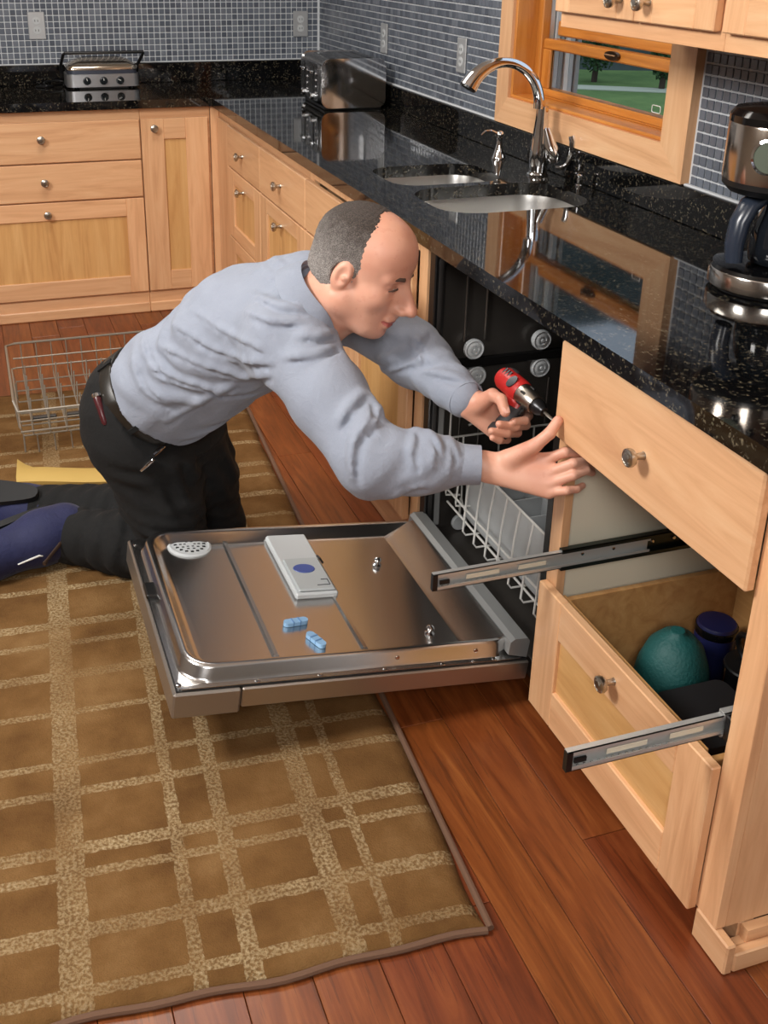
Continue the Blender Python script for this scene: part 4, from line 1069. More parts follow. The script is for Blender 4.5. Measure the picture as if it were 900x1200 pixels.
def to_mesh(name, parts):
    """join (V, F, material index) pieces into one mesh"""
    V = np.concatenate([p[0] for p in parts]); off = 0; F = []; mi = []
    for p in parts:
        F.append(p[1]+off); off += len(p[0]); mi.append(np.full(len(p[1]), p[2] if len(p) > 2 else 0))
    F = np.concatenate(F); mi = np.concatenate(mi); me = bpy.data.meshes.new(name)
    me.vertices.add(len(V)); me.vertices.foreach_set('co', V.astype(np.float32).ravel())
    me.loops.add(F.size); me.loops.foreach_set('vertex_index', F.astype(np.int32).ravel())
    me.polygons.add(len(F)); me.polygons.foreach_set('loop_start', np.arange(0, F.size, 4, dtype=np.int32))
    me.polygons.foreach_set('material_index', mi.astype(np.int32)); me.update(calc_edges=True); me.validate()
    return me

def relax(V, F, it=2, lam=.5):
    n = len(V); deg = np.zeros(n); E = np.concatenate([F[:, [0, 1]], F[:, [1, 2]], F[:, [2, 3]], F[:, [3, 0]]]); np.add.at(deg, E[:, 0], 1); np.add.at(deg, E[:, 1], 1)
    for _ in range(it):
        S = np.zeros_like(V); np.add.at(S, E[:, 0], V[E[:, 1]]); np.add.at(S, E[:, 1], V[E[:, 0]]); V = V+lam*(S/np.maximum(deg, 1)[:, None]-V)
    return V

# ------------------------------------------------------------------ materials of the person
def skin_mat():
    t = NT('skin'); v = t.coords(rand=False); n = t.noise(v, 9, 3); n2 = t.noise(v, 60, 3, .6)
    c = t.ramp(n, [(.3, srgb(203, 142, 118)), (.55, srgb(217, 162, 138)), (.8, srgb(226, 176, 152))])
    c = t.mix(t.math('MULTIPLY', t.math('GREATER_THAN', n2, .62), .12), c, srgb(180, 96, 80))
    t.base(c); t.set(Roughness=.46, Subsurface_Weight=.12, Subsurface_Radius=(.012, .005, .003)); t.bump(t.noise(v, 500, 2), .12, .001); return t.m
def cloth(name, a, c, rough, sheen, bs=.35, weave=900):
    t = NT(name); v = t.coords(rand=False); n = t.noise(v, 14, 4); n2 = t.noise(v, weave, 2, .7)
    col = t.mix(n, a, c); col = t.mix(t.math('MULTIPLY', t.math('SUBTRACT', n2, .42), .7), col, tuple(x*.55 for x in a[:3])+(1,))
    t.base(col); t.set(Roughness=rough, Sheen_Weight=sheen, Sheen_Roughness=.4); w1 = t.noise(v, 38, 4, .6, .8)
    t.bump(t.math('ADD', t.math('MULTIPLY', n2, .15), w1), bs, .006); return t.m
def hair_mat():
    t = NT('short_hair'); v = t.coords((1, 1, 1), rand=False); n = t.noise(v, 520, 3, .75); n2 = t.noise(v, 60, 3)
    dt = t.n('ShaderNodeVectorMath', operation='DOT_PRODUCT'); dt.inputs[1].default_value = tuple(HU); t.l(v, dt.inputs[0])
    zz = t.math('SUBTRACT', dt.outputs['Value'], float((head_c-ORG)@HU)); k = t.math('ADD', t.math('MULTIPLY', zz, 9.), .12)
    k = t.math('ADD', k, t.math('MULTIPLY', t.math('SUBTRACT', n2, .5), .7))
    grey = t.ramp(n, [(.32, srgb(70, 64, 60)), (.5, srgb(138, 132, 128)), (.68, srgb(196, 190, 184))])
    dark = t.ramp(n, [(.35, srgb(36, 30, 27)), (.55, srgb(66, 56, 50)), (.72, srgb(120, 106, 96))])
    cl = t.n('ShaderNodeClamp'); t.l(k, cl.inputs[0])
    t.base(t.mix(cl.outputs[0], grey, dark)); t.set(Roughness=.65); t.bump(n, .9, .003); return t.m
SKIN = skin_mat(); SHIRT = cloth('chambray_shirt', srgb(136, 143, 158), srgb(150, 157, 171), .9, .1)
PANTS = cloth('black_twill', srgb(5, 5, 6), srgb(9, 9, 9), .9, .0, .45)
SHOEM = cloth('blue_mesh', srgb(19, 23, 58), srgb(30, 35, 80), .75, .1, .5, 260); LIP = plain('lip', srgb(182, 100, 92), .45)
EYEW = plain('eye_white', srgb(214, 206, 198), .25); BROW = plain('brow_hair', srgb(84, 66, 56), .8); LEATH = plain('black_leather', srgb(34, 30, 25), .4)

# ------------------------------------------------------------------ pose
V3 = lambda *p: np.array(p, float)
kneeR, ankR = V3(-.605, .378, .078), V3(-.90, .595, .078)
kneeL, ankL = V3(-.49, .535, .078), V3(-.96, .75, .075)
hipR, hipL = V3(-.70, .365, .43), V3(-.58, .475, .43)
pelv = (hipR+hipL)/2
waist = at(186, 456, 2.58); chest = at(283, 388, 2.42); neckb = at(362, 335, 2.30)
shR = at(338, 398, 2.21); elR = at(436, 540, 2.06); wrR = at(563, 545, 2.05)
shL = at(400, 352, 2.52); elL = at(486, 415, 2.31); wrL = at(548, 470, 2.15)
nrm = lambda a: a/np.linalg.norm(a)
head_c = at(424, 314, 2.165)
HF = nrm(.875*RT-.43*UP-.22*FW)
HU = nrm(.30*RT+.85*UP-.40*FW); HU = nrm(HU-HF*(HU@HF)); HL = np.cross(HU, HF)   # left of the face, away from the camera
HM = np.stack([HF, HL, HU], 1)
def hp(x, y, z): return head_c+HF*x+HL*y+HU*z

# body under the clothes (coarse), head and hands (fine) make one skin mesh
ORG = V3(-.6, .42, 0); upb0 = nrm(neckb-waist)
parts = []
s = Solid((-1.05, -.45, .0), (.02, .95, 1.0), .012)
s.cap(pelv, waist, .09, .08, .05).cap(waist, chest, .08, .10, .05).cap(chest, neckb-upb0*.03, .10, .05, .05)
for h_, k_, n_ in ((hipR, kneeR, ankR), (hipL, kneeL, ankL)): s.cap(h_, k_, .072, .05, .04).cap(k_, n_, .046, .033, .03)
for a, b, c in ((shR, elR, wrR), (shL, elL, wrL)): s.cap(chest, a, .08, .05, .05).cap(a, b, .045, .034, .03).cap(b, c, .032, .024, .02)
Vb, Fb = s.mesh(); parts.append((relax(Vb, Fb, 2), Fb, 0))
# head
s = Solid(head_c-.20, head_c+.20, .0026)
E = lambda c, r, **k: s.ell(hp(*c), r, HM, **k)
Cp = lambda a, b, ra, rb, **k: s.cap(hp(*a), hp(*b), ra, rb, **k)
E((-.008, 0, .042), (.099, .077, .086), k=.02); E((.04, 0, .045), (.056, .064, .062), k=.03)
E((.03, 0, -.035), (.062, .061, .078), k=.03)
for y in (-1, 1):
    Cp((-.005, .052*y, -.055), (.052, .026*y, -.098), .02, .021, k=.03)
    E((.052, .043*y, -.028), (.030, .021, .022), k=.02)
    Cp((.083, .012*y, .018), (.071, .046*y, .017), .0105, .010, k=.014)
    Cp((-.03, .02*y, -.05), (-.01, .05*y, -.06), .05, .03, k=.03)
E((.066, 0, -.105), (.024, .026, .02), k=.02)
for y in (-1, 1):
    s.ell(hp(.094, .031*y, -.002), (.014, .019, .012), HM, k=.012, op='sub')
    s.ell(hp(.073, .031*y, -.003), (.0125, .0135, .0125), HM, k=.003)
    Cp((.083, .016*y, .0045), (.078, .046*y, .003), .0042, .004, k=.005)      # upper lid
    Cp((.083, .018*y, -.0115), (.078, .044*y, -.011), .0035, .0035, k=.006)
Cp((.082, 0, .0), (.098, 0, -.042), .015, .017, k=.014); Cp((.088, 0, .014), (.122, 0, -.034), .0085, .0115, k=.012); s.ell(hp(.125, 0, -.041), (.0135, .0135, .0115), HM, k=.007)
for y in (-1, 1):
    s.ell(hp(.107, .0135*y, -.046), (.014, .0075, .0085), HM, k=.007); s.ell(hp(.114, .008*y, -.0545), (.005, .0035, .005), HM, k=.003, op='sub')
Cp((.094, 0, -.052), (.092, 0, -.068), .011, .010, k=.014)
Cp((.091, -.014, -.0735), (.091, .014, -.0735), .006, .006, k=.012); Cp((.089, -.012, -.0845), (.089, .012, -.0845), .0065, .0065, k=.012)
Cp((.0985, -.012, -.0787), (.0985, .012, -.0787), .0028, .0028, k=.003, op='sub')
for y in (-1, 1): Cp((.0985, .012*y, -.0787), (.082, .027*y, -.076), .0028, .002, k=.003, op='sub')
Cp((-.035, 0, -.06), (-.075, 0, -.15), .058, .066, k=.03); Cp((.0, 0, -.085), (-.05, 0, -.16), .042, .055, k=.03)
for y in (-1, 1):       # ears
    M2 = HM @ np.array(((math.cos(.2), 0, math.sin(.2)), (0, 1, 0), (-math.sin(.2), 0, math.cos(.2))))
    s.ell(hp(-.012, .0765*y, -.006), (.0195, .010, .032), M2, k=.006)
    s.ell(hp(-.008, .0875*y, -.003), (.0115, .008, .021), M2, k=.004, op='sub')
    s.ell(hp(-.004, .081*y, -.008), (.006, .006, .006), HM, k=.003)
Vh, Fh = s.mesh(); Vh = relax(Vh, Fh, 1, .4)
fm = np.zeros(len(Fh), int); ctr = (Vh[Fh].mean(1)-head_c) @ HM
lipm = (ctr[:, 0] > .082) & (np.abs(ctr[:, 1]) < .023) & (np.abs(ctr[:, 2]+.0785) < .009*np.sqrt(np.clip(1-(ctr[:, 1]/.023)**2, 0, 1)))
parts.append((Vh, Fh[~lipm], 0)); parts.append((Vh, Fh[lipm], 1))

def hand(wr, mcps, tips, thumb, mids, fr=.0088, palm_n=None, fore=None):
    P = np.array([wr]+mcps+tips+thumb); s = Solid(P.min(0)-.05, P.max(0)+.05, .0024)
    s.cap(wr-fore*.05, wr, .0275, .027, .012, squash=(palm_n, .8))
    for i, m_ in enumerate(mcps):
        s.cap(wr+(m_-wr)*.12+(mcps[i]-mcps[1])*.25, m_, .0175, .0125, .012, squash=(palm_n, .9))
    for i, (m_, t_, q) in enumerate(zip(mcps, tips, mids)):
        r = fr*(1, 1.03, .98, .86)[i]; s.cap(m_, q[0], r*1.22, r*1.08, .005); s.cap(q[0], q[1], r*1.08, r*.98, .0025); s.cap(q[1], t_, r*.98, r*.82, .0025)
    s.cap(thumb[0], thumb[1], .0185, .0135, .014); s.cap(thumb[1], thumb[2], .0125, .0112, .004); s.cap(thumb[2], thumb[3], .0112, .0098, .003)
    V, F = s.mesh(); return relax(V, F, 1, .4), F
# right hand: thumb on the drawer edge, fingers hooked under the front
mc = [at(641, 538, 2.035), at(645, 553, 2.030), at(645, 566, 2.028), at(643, 577, 2.030)]
q1 = [at(662, 530, 2.020), at(672, 543, 2.010), at(672, 557, 2.008), at(664, 575, 2.012)]
q2 = [at(676, 531, 2.035), at(686, 541, 2.026), at(687, 551, 2.022), at(676, 573, 2.022)]
tp = [at(682, 539, 2.055), at(693, 547, 2.045), at(694, 554, 2.040), at(683, 569, 2.035)]
th = [at(598, 537, 2.035), at(627, 522, 2.020), at(644, 508, 2.010), at(654, 493, 2.012)]
Vr, Fr = hand(wrR, mc, tp, th, list(zip(q1, q2)), palm_n=FW*.9+RT*.2, fore=nrm(wrR-elR)); parts.append((Vr, Fr, 0))
# left hand round the drill grip
mcL = [at(598, 474, 2.16), at(592, 486, 2.165), at(585, 497, 2.165), at(577, 506, 2.16)]
q1L = [at(619, 487, 2.15), at(616, 498, 2.15), at(606, 507, 2.15), at(594, 515, 2.145)]
q2L = [at(615, 493, 2.105), at(604, 500, 2.10), at(594, 508, 2.095), at(585, 516, 2.095)]
tpL = [at(602, 494, 2.085), at(585, 497, 2.078), at(576, 505, 2.078), at(577, 513, 2.082)]
thL = [at(562, 473, 2.135), at(577, 463, 2.105), at(587, 468, 2.085), at(592, 483, 2.075)]
Vl, Fl = hand(wrL, mcL, tpL, thL, list(zip(q1L, q2L)), palm_n=nrm(FW+.2*UP), fore=nrm(wrL-elL)); parts.append((Vl, Fl, 0))
parts = [(p[0]-ORG, p[1], p[2]) for p in parts]
me = to_mesh('person', parts)
person = meobj('person', me, [SKIN, LIP], None, 180); person.location = ORG
tag(person, 'kneeling man in grey blue work shirt and black trousers fitting a drawer', 'person')
def child(name, V, F, mat, smooth=180): return meobj(name, to_mesh(name, [(V-ORG, F, 0)]), mat, person, smooth)
def pch(name, b, mat, smooth=60): return obj(name, b, mat, person, smooth)
# eyes, brows, nails
for y in (-1, 1):
    b = B(); lathe(b, [(.0095, 0), (.008, .0035), (.004, .0058), (0, .0063)], 16, axisM(hp(.0795, .031*y, -.004), tuple(HF-.25*HU))); e_ = pch('eye', b, EYEW)
    b = B(); lathe(b, [(.005, 0), (.0048, .0008), (0, .001)], 14, axisM(hp(.0845, .031*y, -.0065), tuple(HF-.35*HU))); obj('iris', b, BLACKG, e_)
    b = B(); tube(b, [hp(.0945, .012*y, .0165), hp(.0950, .024*y, .0215), hp(.0890, .038*y, .0225), hp(.0790, .0495*y, .0180)], [.0026, .0046, .0044, .0024], 8); pch('eyebrow', b, BROW)
    b = B(); tube(b, [hp(.0875, .018*y, -.0015), hp(.0905, .028*y, -.0005), hp(.0875, .038*y, -.0025), hp(.0800, .0475*y, -.0055)], [.0012, .0018, .0018, .001], 6); pch('eyelashes', b, BROW)
NAIL = plain('nail', srgb(226, 176, 160), .3)
def nail(tip, base, n, sc=1.):
    d = nrm(tip-base); n = nrm(n-d*(n@d)); w_ = np.cross(d, n); c = tip-d*.002*sc+n*.0062*sc; M_ = Matrix((tuple(w_)+(0,), tuple(d)+(0,), tuple(n)+(0,), (0, 0, 0, 1))).transposed(); M_.translation = Vector(c)
    b = B(); lathe(b, [(.0058*sc, -.001), (.0056*sc, .0008), (.003*sc, .0018), (0, .002)], 12, M_, sy=1.25); pch('fingernail', b, NAIL)
nail(thL[3], thL[2], -FW+.3*RT, 1.25)
HAIR = hair_mat()
# hair: short sides and back, receding on top
s = Solid(head_c-.16, head_c+.16, .0028)
s.ell(hp(-.012, 0, .041), (.1005, .0795, .0885), HM, k=.01); s.ell(hp(-.035, 0, -.015), (.075, .073, .07), HM, k=.02)
P = np.meshgrid(*s.ax, indexing='ij'); lx = sum((P[i]-head_c[i])*HF[i] for i in range(3)); ly = sum((P[i]-head_c[i])*HL[i] for i in range(3)); lz = sum((P[i]-head_c[i])*HU[i] for i in range(3))
front = .034+.10*np.clip(-lz+.03, -.03, .02)+.006*np.sin(ly*60)+.0012*np.sin(ly*420+lz*380)+.003*np.sin(lz*110)-.02*np.clip(.055-np.abs(ly), 0, .03)/.03*np.clip(lz/.1, 0, 1)
side = np.where(lz < -.004, .012, front)
s.v = np.maximum(s.v, (lx-np.minimum(side, front)).astype(np.float32)*.6)
ear = np.sqrt(((lx+.014)/.021)**2+((lz+.01)/.03)**2)-1
s.v = np.maximum(s.v, np.where(np.abs(ly) > .05, -ear*.02, -1).astype(np.float32))
s.v = np.maximum(s.v, (-lz-.055+.35*np.minimum(lx+.02, 0)*-1).astype(np.float32))
s.v += (.0009*np.sin(lx*520+ly*330)*np.sin(lz*480+ly*210)).astype(np.float32)
Vq, Fq = s.mesh(); child('hair', Vq, Fq, HAIR)

# ------------------------------------------------------------------ shirt
def folds(s, bands):
    """cloth creases: (centre, direction across, spread, wavelength, amplitude, phase)"""
    for c, d, R, wl, am, ph in bands:
        sl, (X, Y, Z) = s._win(c, c, 2.6*R)
        px, py, pz = X-c[0], Y-c[1], Z-c[2]; u = px*d[0]+py*d[1]+pz*d[2]; r2 = px*px+py*py+pz*pz
        wv = np.sin(2*PI*u/wl+ph+3.*np.sin((px*1.7+py*2.3-pz*1.9)*9+ph)); s.v[sl] -= (am*np.exp(-r2/(2*R*R))*(np.abs(wv)**.7*np.sign(wv))).astype(np.float32)
upb = nrm(neckb-waist); side = nrm(shL-shR); bel = nrm(np.cross(side, upb))   # bel: out of the back or belly
if bel[2] < 0: bel = -bel
s = Solid((-.84, -.42, .40), (.0, .68, 1.0), .0046)
s.cap(waist-upb*.055, waist+upb*.06, .128, .135, .05, squash=(bel, .86)).cap(waist, chest, .135, .150, .05, squash=(bel, .86))
s.cap(waist+upb*.02-bel*.055, chest-bel*.03, .09, .11, .05)                  # blousing at the belly
s.cap(chest, neckb-upb*.06, .150, .10, .05, squash=(bel, .82))
for a in (shR, shL): s.cap(chest+upb*.03, a, .105, .088, .05)
s.cap(shR, shR+(elR-shR)*.5, .086, .074, .04).cap(shR+(elR-shR)*.5, elR, .074, .066, .03)
s.cap(elR, elR+(wrR-elR)*.5, .068, .058, .03).cap(elR+(wrR-elR)*.5, wrR-nrm(wrR-elR)*.03, .057, .038, .02)
s.cap(shL, elL, .080, .064, .04).cap(elL, wrL-nrm(wrL-elL)*.02, .062, .042, .03)
s.cap(neckb-upb*.05, neckb, .085, .072, .04)
fa, fb = nrm(elR-shR), nrm(wrR-elR)
folds(s, [(elR-fa*.05, nrm(fa+.9*UP), .07, .085, .004, .4), (elR+fb*.07, nrm(fb-.8*UP), .06, .07, .0035, 1.1), (shR+fa*.07, nrm(fa+.7*side), .07, .075, .004, 0.),
              (chest-upb*.12-bel*.02, nrm(upb*.8+bel*.9), .14, .08, .0045, .7), (waist+upb*.03, nrm(upb+.5*bel), .12, .07, .004, 2.1), (waist+upb*.12+bel*.05, nrm(upb*.7-bel*.6), .12, .09, .003, 1.2),
              (elL, nrm(elL-shL+.9*UP), .08, .075, .005, .2), (elL+(wrL-elL)*.6, nrm(wrL-elL), .06, .06, .003, 2.), (shR-fa*.02, nrm(upb), .09, .08, .003, 1.9), (chest+bel*.08, nrm(side+.5*upb), .12, .09, .003, .3)])
CR = [([(436, 470), (440, 486), (432, 506), (422, 522), (418, 545), (420, 566)], .0085), ([(450, 480), (446, 496), (434, 512)], .006), ([(486, 498), (492, 514), (488, 534), (490, 552)], .006), ([(401, 504), (412, 486), (428, 468)], .007),
      ([(505, 512), (515, 530), (512, 552)], .004), ([(530, 520), (534, 540), (531, 560)], .0035), ([(455, 590), (478, 580), (500, 574)], .005),
      ([(180, 436), (215, 452), (262, 466), (300, 462)], .0065), ([(192, 412), (232, 432), (285, 448), (318, 446)], .0065), ([(208, 388), (245, 412), (292, 430), (322, 432)], .006), ([(228, 370), (262, 394), (306, 414)], .005), ([(168, 392), (176, 420), (196, 448)], .006), ([(160, 430), (172, 458), (196, 478)], .005), ([(198, 498), (235, 478), (278, 455)], .004),
      ([(292, 372), (318, 384), (350, 384)], .005), ([(300, 352), (328, 366), (362, 368)], .005), ([(325, 310), (338, 330), (356, 352)], .006), ([(312, 320), (330, 346), (360, 362)], .004), ([(350, 400), (376, 402), (392, 398)], .005), ([(336, 425), (368, 424), (396, 412)], .005),
      ([(438, 432), (462, 428), (486, 416), (504, 394)], .007), ([(452, 440), (482, 432), (512, 428)], .006), ([(498, 440), (520, 446), (540, 450)], .005), ([(486, 400), (496, 414), (500, 430)], .005)]
def fine(uv):
    out = []
    for (a, b), (c, d) in zip(uv, uv[1:]): out += [(a+(c-a)*t, b+(d-b)*t) for t in (0, .34, .67)]
    return out+[uv[-1]]
for uv, r_ in CR: s.crease([(u-3, v-7) for u, v in fine(uv)], r_*1.1, .016, 'add', r_*.75)
for uv, r_ in CR: s.crease(fine(uv), r_*.72, .0075)
s.cut(wrR-fb*.002, fb); fl = nrm(wrL-elL)
# hollow neck and hem
s.cut(waist-upb*.005, -upb)
V, F = s.mesh(); shirt = child('shirt', relax(V, F, 2, .4), F, SHIRT)
# collar, cuff and seams
def ringpts(c, ax, r, n=28, sq=None, ph=0.):
    ax = nrm(np.array(ax)); u = nrm(np.cross(ax, (0, 0, 1.))); v = np.cross(ax, u); return [c+r*(u*math.cos(2*PI*k/n+ph)+v*math.sin(2*PI*k/n+ph)) for k in range(n)]
def band(name, c0, c1, r0, r1, mat, thick=.004, n=30, parent=None):
    ax = c1-c0; b = B(); loft(b, [ringpts(c0, ax, r0, n), ringpts(c1, ax, r1, n), ringpts(c1, ax, r1-thick, n), ringpts(c0, ax, r0-thick, n), ringpts(c0, ax, r0, n)], False, False); return obj(name, b, mat, parent or shirt, 60)
band('cuff', wrR-fb*.062, wrR+fb*.0, .0405, .0375, SHIRT)
band('cuff', wrL-fl*.06, wrL-fl*.005, .043, .0395, SHIRT)
nk0 = hp(-.058, 0, -.10); nax = nrm(hp(-.03, 0, -.06)-hp(-.085, 0, -.17)); cb_ = nk0+nax*.012
b = B(); n = 40; R = []
uu = nrm(HF-nax*(HF@nax)); vv = np.cross(nax, uu)
for rr0, hh, drop in ((.080, -.06, 0), (.074, .012, 0), (.077, .018, 0), (.084, .010, 0), (.100, -.034, .03), (.096, -.037, .03), (.080, .004, 0), (.070, .010, 0), (.070, -.06, 0)):
    ring_ = []
    for k in range(n):
        a = 2*PI*(k+.5)/n; fr_ = max(0, math.cos(a))**3                    # front opening sits lower
        ring_.append(cb_+uu*math.cos(a)*rr0*1.06+vv*math.sin(a)*rr0*.98+nax*(hh-.05*fr_-drop*fr_*1.4))
    R.append(ring_)
loft(b, R, False, False); obj('collar', b, SHIRT, shirt, 60)
# black undershirt at the open neck
s = Solid(neckb-.16, neckb+.14, .006); s.cap(neckb-upb*.04+HF*.03, cb_+HF*.035-nax*.03, .06, .055, .03).cap(chest+upb*.03-bel*.05, neckb-bel*.045, .06, .05, .03)
V, F = s.mesh(); child('undershirt', V, F, PANTS)

# ------------------------------------------------------------------ trousers, belt
s = Solid((-1.06, .12, -.002), (-.24, 1.05, .68), .0068)
s.cap(waist-upb*.03, waist-upb*.07, .127, .132, .03, squash=(bel, .86))
hb = nrm(pelv-waist)
s.cap(waist-upb*.06, pelv, .130, .128, .06, squash=(bel, .95))
s.ell(hipR+V3(-.015, .03, .01), (.105, .105, .11), k=.05).ell(hipL+V3(-.02, .05, .01), (.105, .105, .11), k=.05)
for h_, k_, n_ in ((hipR, kneeR, ankR), (hipL, kneeL, ankL)):
    m_ = h_+(k_-h_)*.5; s.cap(h_, m_, .102, .092, .05).cap(m_, k_, .092, .074, .04)
    mm = k_+(n_-k_)*.45+V3(0, 0, .012); s.cap(k_, mm, .074, .078, .035).cap(mm, n_, .078, .070, .03)
folds(s, [(kneeR+V3(-.04, .02, .13), nrm(V3(.5, 0, .8)), .09, .055, .006, .5), (hipR+V3(.08, -.02, -.1), nrm(V3(.6, 0, .8)), .10, .06, .006, 1.4), (kneeR+(ankR-kneeR)*.5, nrm(ankR-kneeR), .12, .06, .006, .3), (kneeL+V3(-.02, 0, .16), nrm(V3(.4, .1, .8)), .10, .06, .006, 2.), (ankR, nrm(ankR-kneeR), .06, .04, .005, 1.), (ankL+(kneeL-ankL)*.3, nrm(ankL-kneeL), .10, .05, .006, 1.), (pelv, nrm(V3(.3, .3, .7)), .13, .08, .004, .2)])
P = np.meshgrid(*s.ax, indexing='ij', sparse=True); s.v = np.maximum(s.v, (.0135-P[2]+0*P[0]+0*P[1]).astype(np.float32))
dR = nrm(ankR-kneeR)
s.cut(waist-upb*.025, upb)
pA, pB = s.hit(114, 462)-FW*.014, s.hit(124, 498)-FW*.004; sP = [(s.hit(u, v), s.hit(u+8, v-7)) for u, v in ((173, 545), (185, 529))]
V, F = s.mesh(); trous = child('trousers', relax(V, F, 1, .35), F, PANTS)
b = B(); n = 44; R = []
bu = side; bv = np.cross(upb, bu)
for rr0, hh in ((.143, -.060), (.1475, -.058), (.1465, -.022), (.142, -.019), (.128, -.022), (.128, -.058), (.143, -.060)):
    R.append([waist+upb*hh+bu*math.cos(2*PI*k/n)*rr0*1.0+bv*math.sin(2*PI*k/n)*rr0*.90 for k in range(n)])
loft(b, R, False, False); obj('belt', b, LEATH, person, 60)
for ang in (200, 245, 300, 120):
    a = math.radians(ang); c = waist-upb*.040+bu*math.cos(a)*.147+bv*math.sin(a)*.132
    o_ = nrm(bu*math.cos(a)+bv*math.sin(a)); t_ = np.cross(upb, o_)
    b = B(); vs = []
    for sx in (-1, 1):
        for sz in (-1, 1):
            for so in (0, 1): vs.append(b.verts.new(c+t_*.006*sx+upb*.024*sz+o_*(.001+.004*so)))
    for f_ in ((0, 1, 3, 2), (4, 6, 7, 5), (0, 4, 5, 1), (2, 3, 7, 6), (0, 2, 6, 4), (1, 5, 7, 3)): b.faces.new([vs[i] for i in f_])
    obj('belt_loop', b, PANTS, trous)

# ------------------------------------------------------------------ shoes
def shoe(ank, d, lab, nv=V3(.12, .80, .55), lift=.058):
    d = nrm(d); n = nrm(nv-d*(nv@d)); lat = np.cross(d, n)     # n: out of the sole, turned up and away
    heel = ank+d*.02; ball_ = ank+d*.16-n*.005; toe = ank+d*.225-n*.0
    s = Solid(np.minimum(ank, toe)-.13, np.maximum(ank, toe)+.13, .005)
    s.cap(ank-d*.04, heel, .070, .070, .03).cap(heel, ball_, .070, .060, .03, squash=(n, .95)).cap(ball_, toe, .060, .042, .03, squash=(n, .8))
    P = np.meshgrid(*s.ax, indexing='ij', sparse=True); s.v = np.maximum(s.v, (.0135-P[2]+0*P[0]+0*P[1]).astype(np.float32))
    V, F = s.mesh(); o = child('shoe', V, F, SHOEM); o['label'] = lab
    b = B(); q = ank+d*.045-n*.02-lat*.0; up_ = -nrm(lat) if lat[2] < 0 else nrm(lat)
    pts = [ank+d*.035+nrm(up_*.45-n)*.0705, ank+d*.055+nrm(up_*.62-n)*.071, ank+d*.11+nrm(up_*.5-n)*.066]
    tube(b, pts, [.0025, .0032, .002], 6); obj('white_stripe', b, WHITEP, o)
    b = B(); pts = [(.105-.15*math.cos(q), (.040+.008*-math.cos(q))*math.copysign(abs(math.sin(q))**.6, math.sin(q))) for q in [2*PI*k/28 for k in range(28)]]
    top_ = [ank+d*x+lat*y+n*(lift-.06*max(0, x)) for x, y in pts]; loft(b, [top_, [p+n*.016 for p in top_]]); obj('sole', b, plain('sole_black', srgb(18, 18, 20), .6), o)
    return o
shoe(ankR+V3(-.02, -.015, .01), V3(-1, -.28, -.1), 'blue mesh trainer with white stripe'); shoe(ankL, ankL-kneeL, 'blue mesh trainer behind the other', V3(.1, -.5, .85), .074)
b = B(); tube(b, [ankR-dR*.02+V3(.0, -.055, .03), ankR-dR*.01+V3(-.01, -.085, .018), ankR+V3(-.035, -.15, .0175), ankR+V3(-.045, -.17, .017)], [.006, .005, .004, .006], 8, flat=.7); obj('loose_strap', b, plain('brown_strap', srgb(52, 34, 22), .6), person)

# ------------------------------------------------------------------ tools in the pockets
t = thing('screwdriver', 'dark red handled screwdriver with steel cap in the back pocket', 'screwdriver', tuple(pB)); ax_ = nrm(pA-pB); Lp = np.linalg.norm(pA-pB)
b = B(); lathe(b, [(.004, 0), (.0075, .006), (.008, Lp*.5), (.0095, Lp*.85), (.0085, Lp*.9)], 14, axisM(pB, ax_)); obj('handle', b, plain('maroon_handle', srgb(74, 30, 34), .25), t)
b = B(); lathe(b, [(.009, Lp*.902), (.0105, Lp*.92), (.0105, Lp*.99), (.008, Lp*1.03), (0, Lp*1.035)], 14, axisM(pB, ax_)); obj('end_cap', b, CHROME, t)
for (a, c), lab, w0 in zip(sP, ('small steel pen clip sticking out of the side pocket', 'larger steel pen cap sticking out of the side pocket'), (.005, .0075)):
    a, c = a-FW*.008, c-FW*.013; t = thing('pocket_pen', lab, 'pen', tuple(a)); d_ = nrm(c-a); L_ = np.linalg.norm(c-a)
    b = B(); lathe(b, [(w0*.8, -.02), (w0, .0), (w0, L_*.8), (w0*.7, L_), (0, L_*1.02)], 12, axisM(a, d_)); obj('pen_barrel', b, CHROME, t)
    b = B(); tube(b, [a+d_*L_*.9-FW*w0*1.1, a+d_*L_*.4-FW*w0*1.6, a-FW*w0*1.3], w0*.25, 6); obj('pen_clip', b, BLACKP, t)

# ------------------------------------------------------------------ cordless driver in the left hand
rear, nose = at(588, 440, 2.175), at(632, 478, 2.075); dr = nrm(nose-rear); Ld = np.linalg.norm(nose-rear)
g0, g1 = at(607, 474, 2.125), at(572, 522, 2.115)
gd = nrm(g1-g0)
t = thing('cordless_driver', 'red and black cordless driver held in the left hand', 'power tool', tuple(g1))
RED = plain('driver_red', srgb(176, 38, 36), .35); RUBB = plain('driver_rubber', srgb(38, 36, 38), .6)
sd = nrm(np.cross(dr, gd))
def along(b, prof, p, d, sx=1., sy=1.):
    d = nrm(np.array(d)); u = nrm(sd-d*(sd@d)); v = np.cross(d, u); M_ = Matrix((tuple(u)+(0,), tuple(v)+(0,), tuple(d)+(0,), (0, 0, 0, 1))).transposed(); M_.translation = Vector(p); lathe(b, prof, 22, M_, sx=sx, sy=sy)
b = B(); along(b, [(.012, 0), (.02, .004), (.024, .014), (.0245, Ld*.52), (.023, Ld*.58)], rear, dr); obj('motor_housing', b, RED, t)
b = B(); along(b, [(.019, .004), (.0215, .007), (.0250, .016), (.0256, .034), (.0245, .036)], rear-dr*.0006-gd*.003, dr, .6, 1.0); obj('rubber_cap', b, RUBB, t)
vd = nrm(-FW+dr*(FW@dr)); wd_ = np.cross(dr, vd)
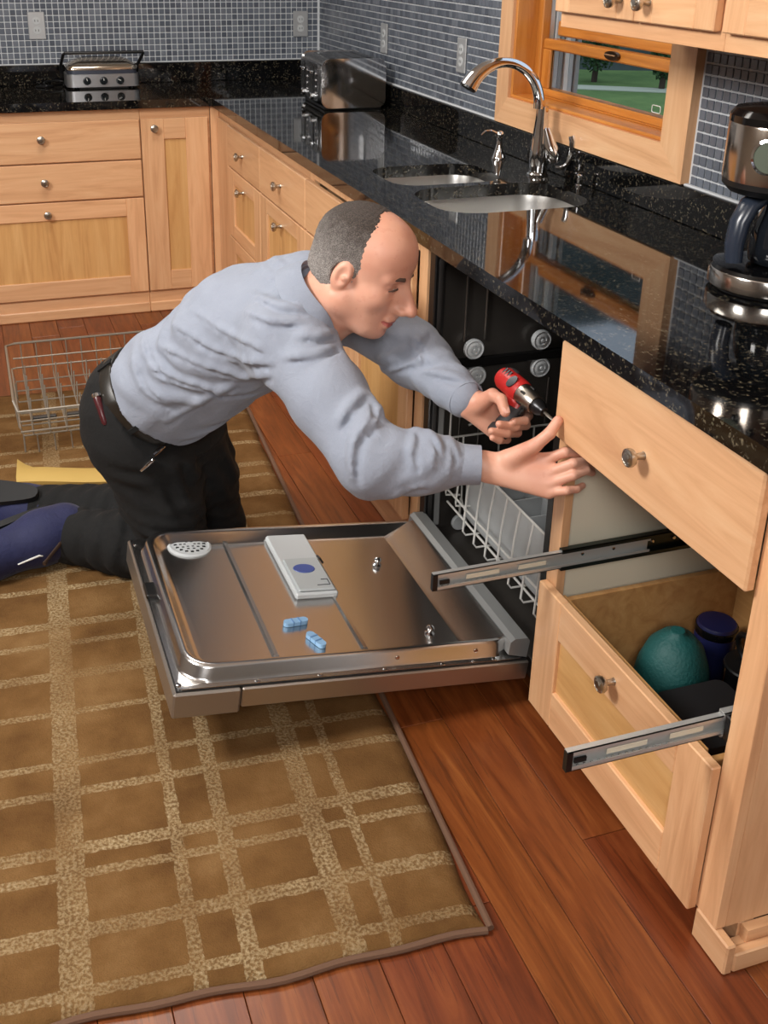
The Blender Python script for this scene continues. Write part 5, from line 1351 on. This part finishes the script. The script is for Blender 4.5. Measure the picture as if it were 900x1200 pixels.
for k in range(3):
    p = rear+dr*(.018+k*.008)+nrm(vd-.35*wd_)*.0238; b = B(); tube(b, [p-wd_*.007, p+wd_*.007-vd*.0008], .0025, 6); obj('vent_slot', b, BLACKP, t)
b = B(); tube(b, [rear+dr*Ld*.42+gd*.006, g0+gd*.004, g0+gd*.012], [.021, .019, .017], 14, flat=.85, up=tuple(sd)); obj('trigger_housing', b, RED, t)
b = B(); along(b, [(.0, 0), (.0135, .0005), (.0135, .003), (0, .0035)], rear+dr*Ld*.42+vd*.0235, vd, 1., .7); obj('badge', b, plain('badge_dark', srgb(60, 62, 66), .3, .5), t)
b = B(); along(b, [(.0225, 0), (.0225, Ld*.2), (.0195, Ld*.3), (.018, Ld*.34)], rear+dr*Ld*.585, dr); obj('gear_case', b, NICKEL, t)
for k in range(6):
    a = 2*PI*k/6; u = sd; v = np.cross(dr, u); p = rear+dr*Ld*.72+(u*math.cos(a)+v*math.sin(a))*.0218; b = B(); tube(b, [p-dr*.006, p+dr*.006], .0028, 6); obj('clutch_mark', b, BLACKP, t)
b = B(); along(b, [(.0155, 0), (.015, .012), (.010, .02), (.009, .026)], rear+dr*Ld*.93, dr); obj('chuck', b, plain('chuck_dark', srgb(52, 52, 54), .3, .8), t)
tip = at(651, 494, 2.045)
b = B(); tube(b, [rear+dr*Ld*1.04, rear+dr*Ld*1.12, tip], [.0035, .0032, .0026], 8); obj('driver_bit', b, NICKEL, t)
b = B(); along(b, [(.017, 0), (.0165, .02), (.016, .045), (.0175, .06), (.016, .064)], g0-gd*.012, gd, .8, 1.15); obj('grip', b, RUBB, t)
b = B(); p0 = g0-gd*.012; tube(b, [p0+gd*.0-dr*.019, p0+gd*.03-dr*.0185, p0+gd*.055-dr*.019, p0+gd*.066-dr*.012], .0035, 8); obj('grip_stripe', b, RED, t)
b = B(); along(b, [(.016, 0), (.02, .004), (.021, .016), (.019, .02)], g0+gd*.053, gd, .8, 1.2); obj('battery', b, RUBB, t)
b = B(); tube(b, [g0+dr*.02+gd*.002, g0+dr*.019+gd*.014], .0055, 8); obj('trigger', b, BLACKP, t)
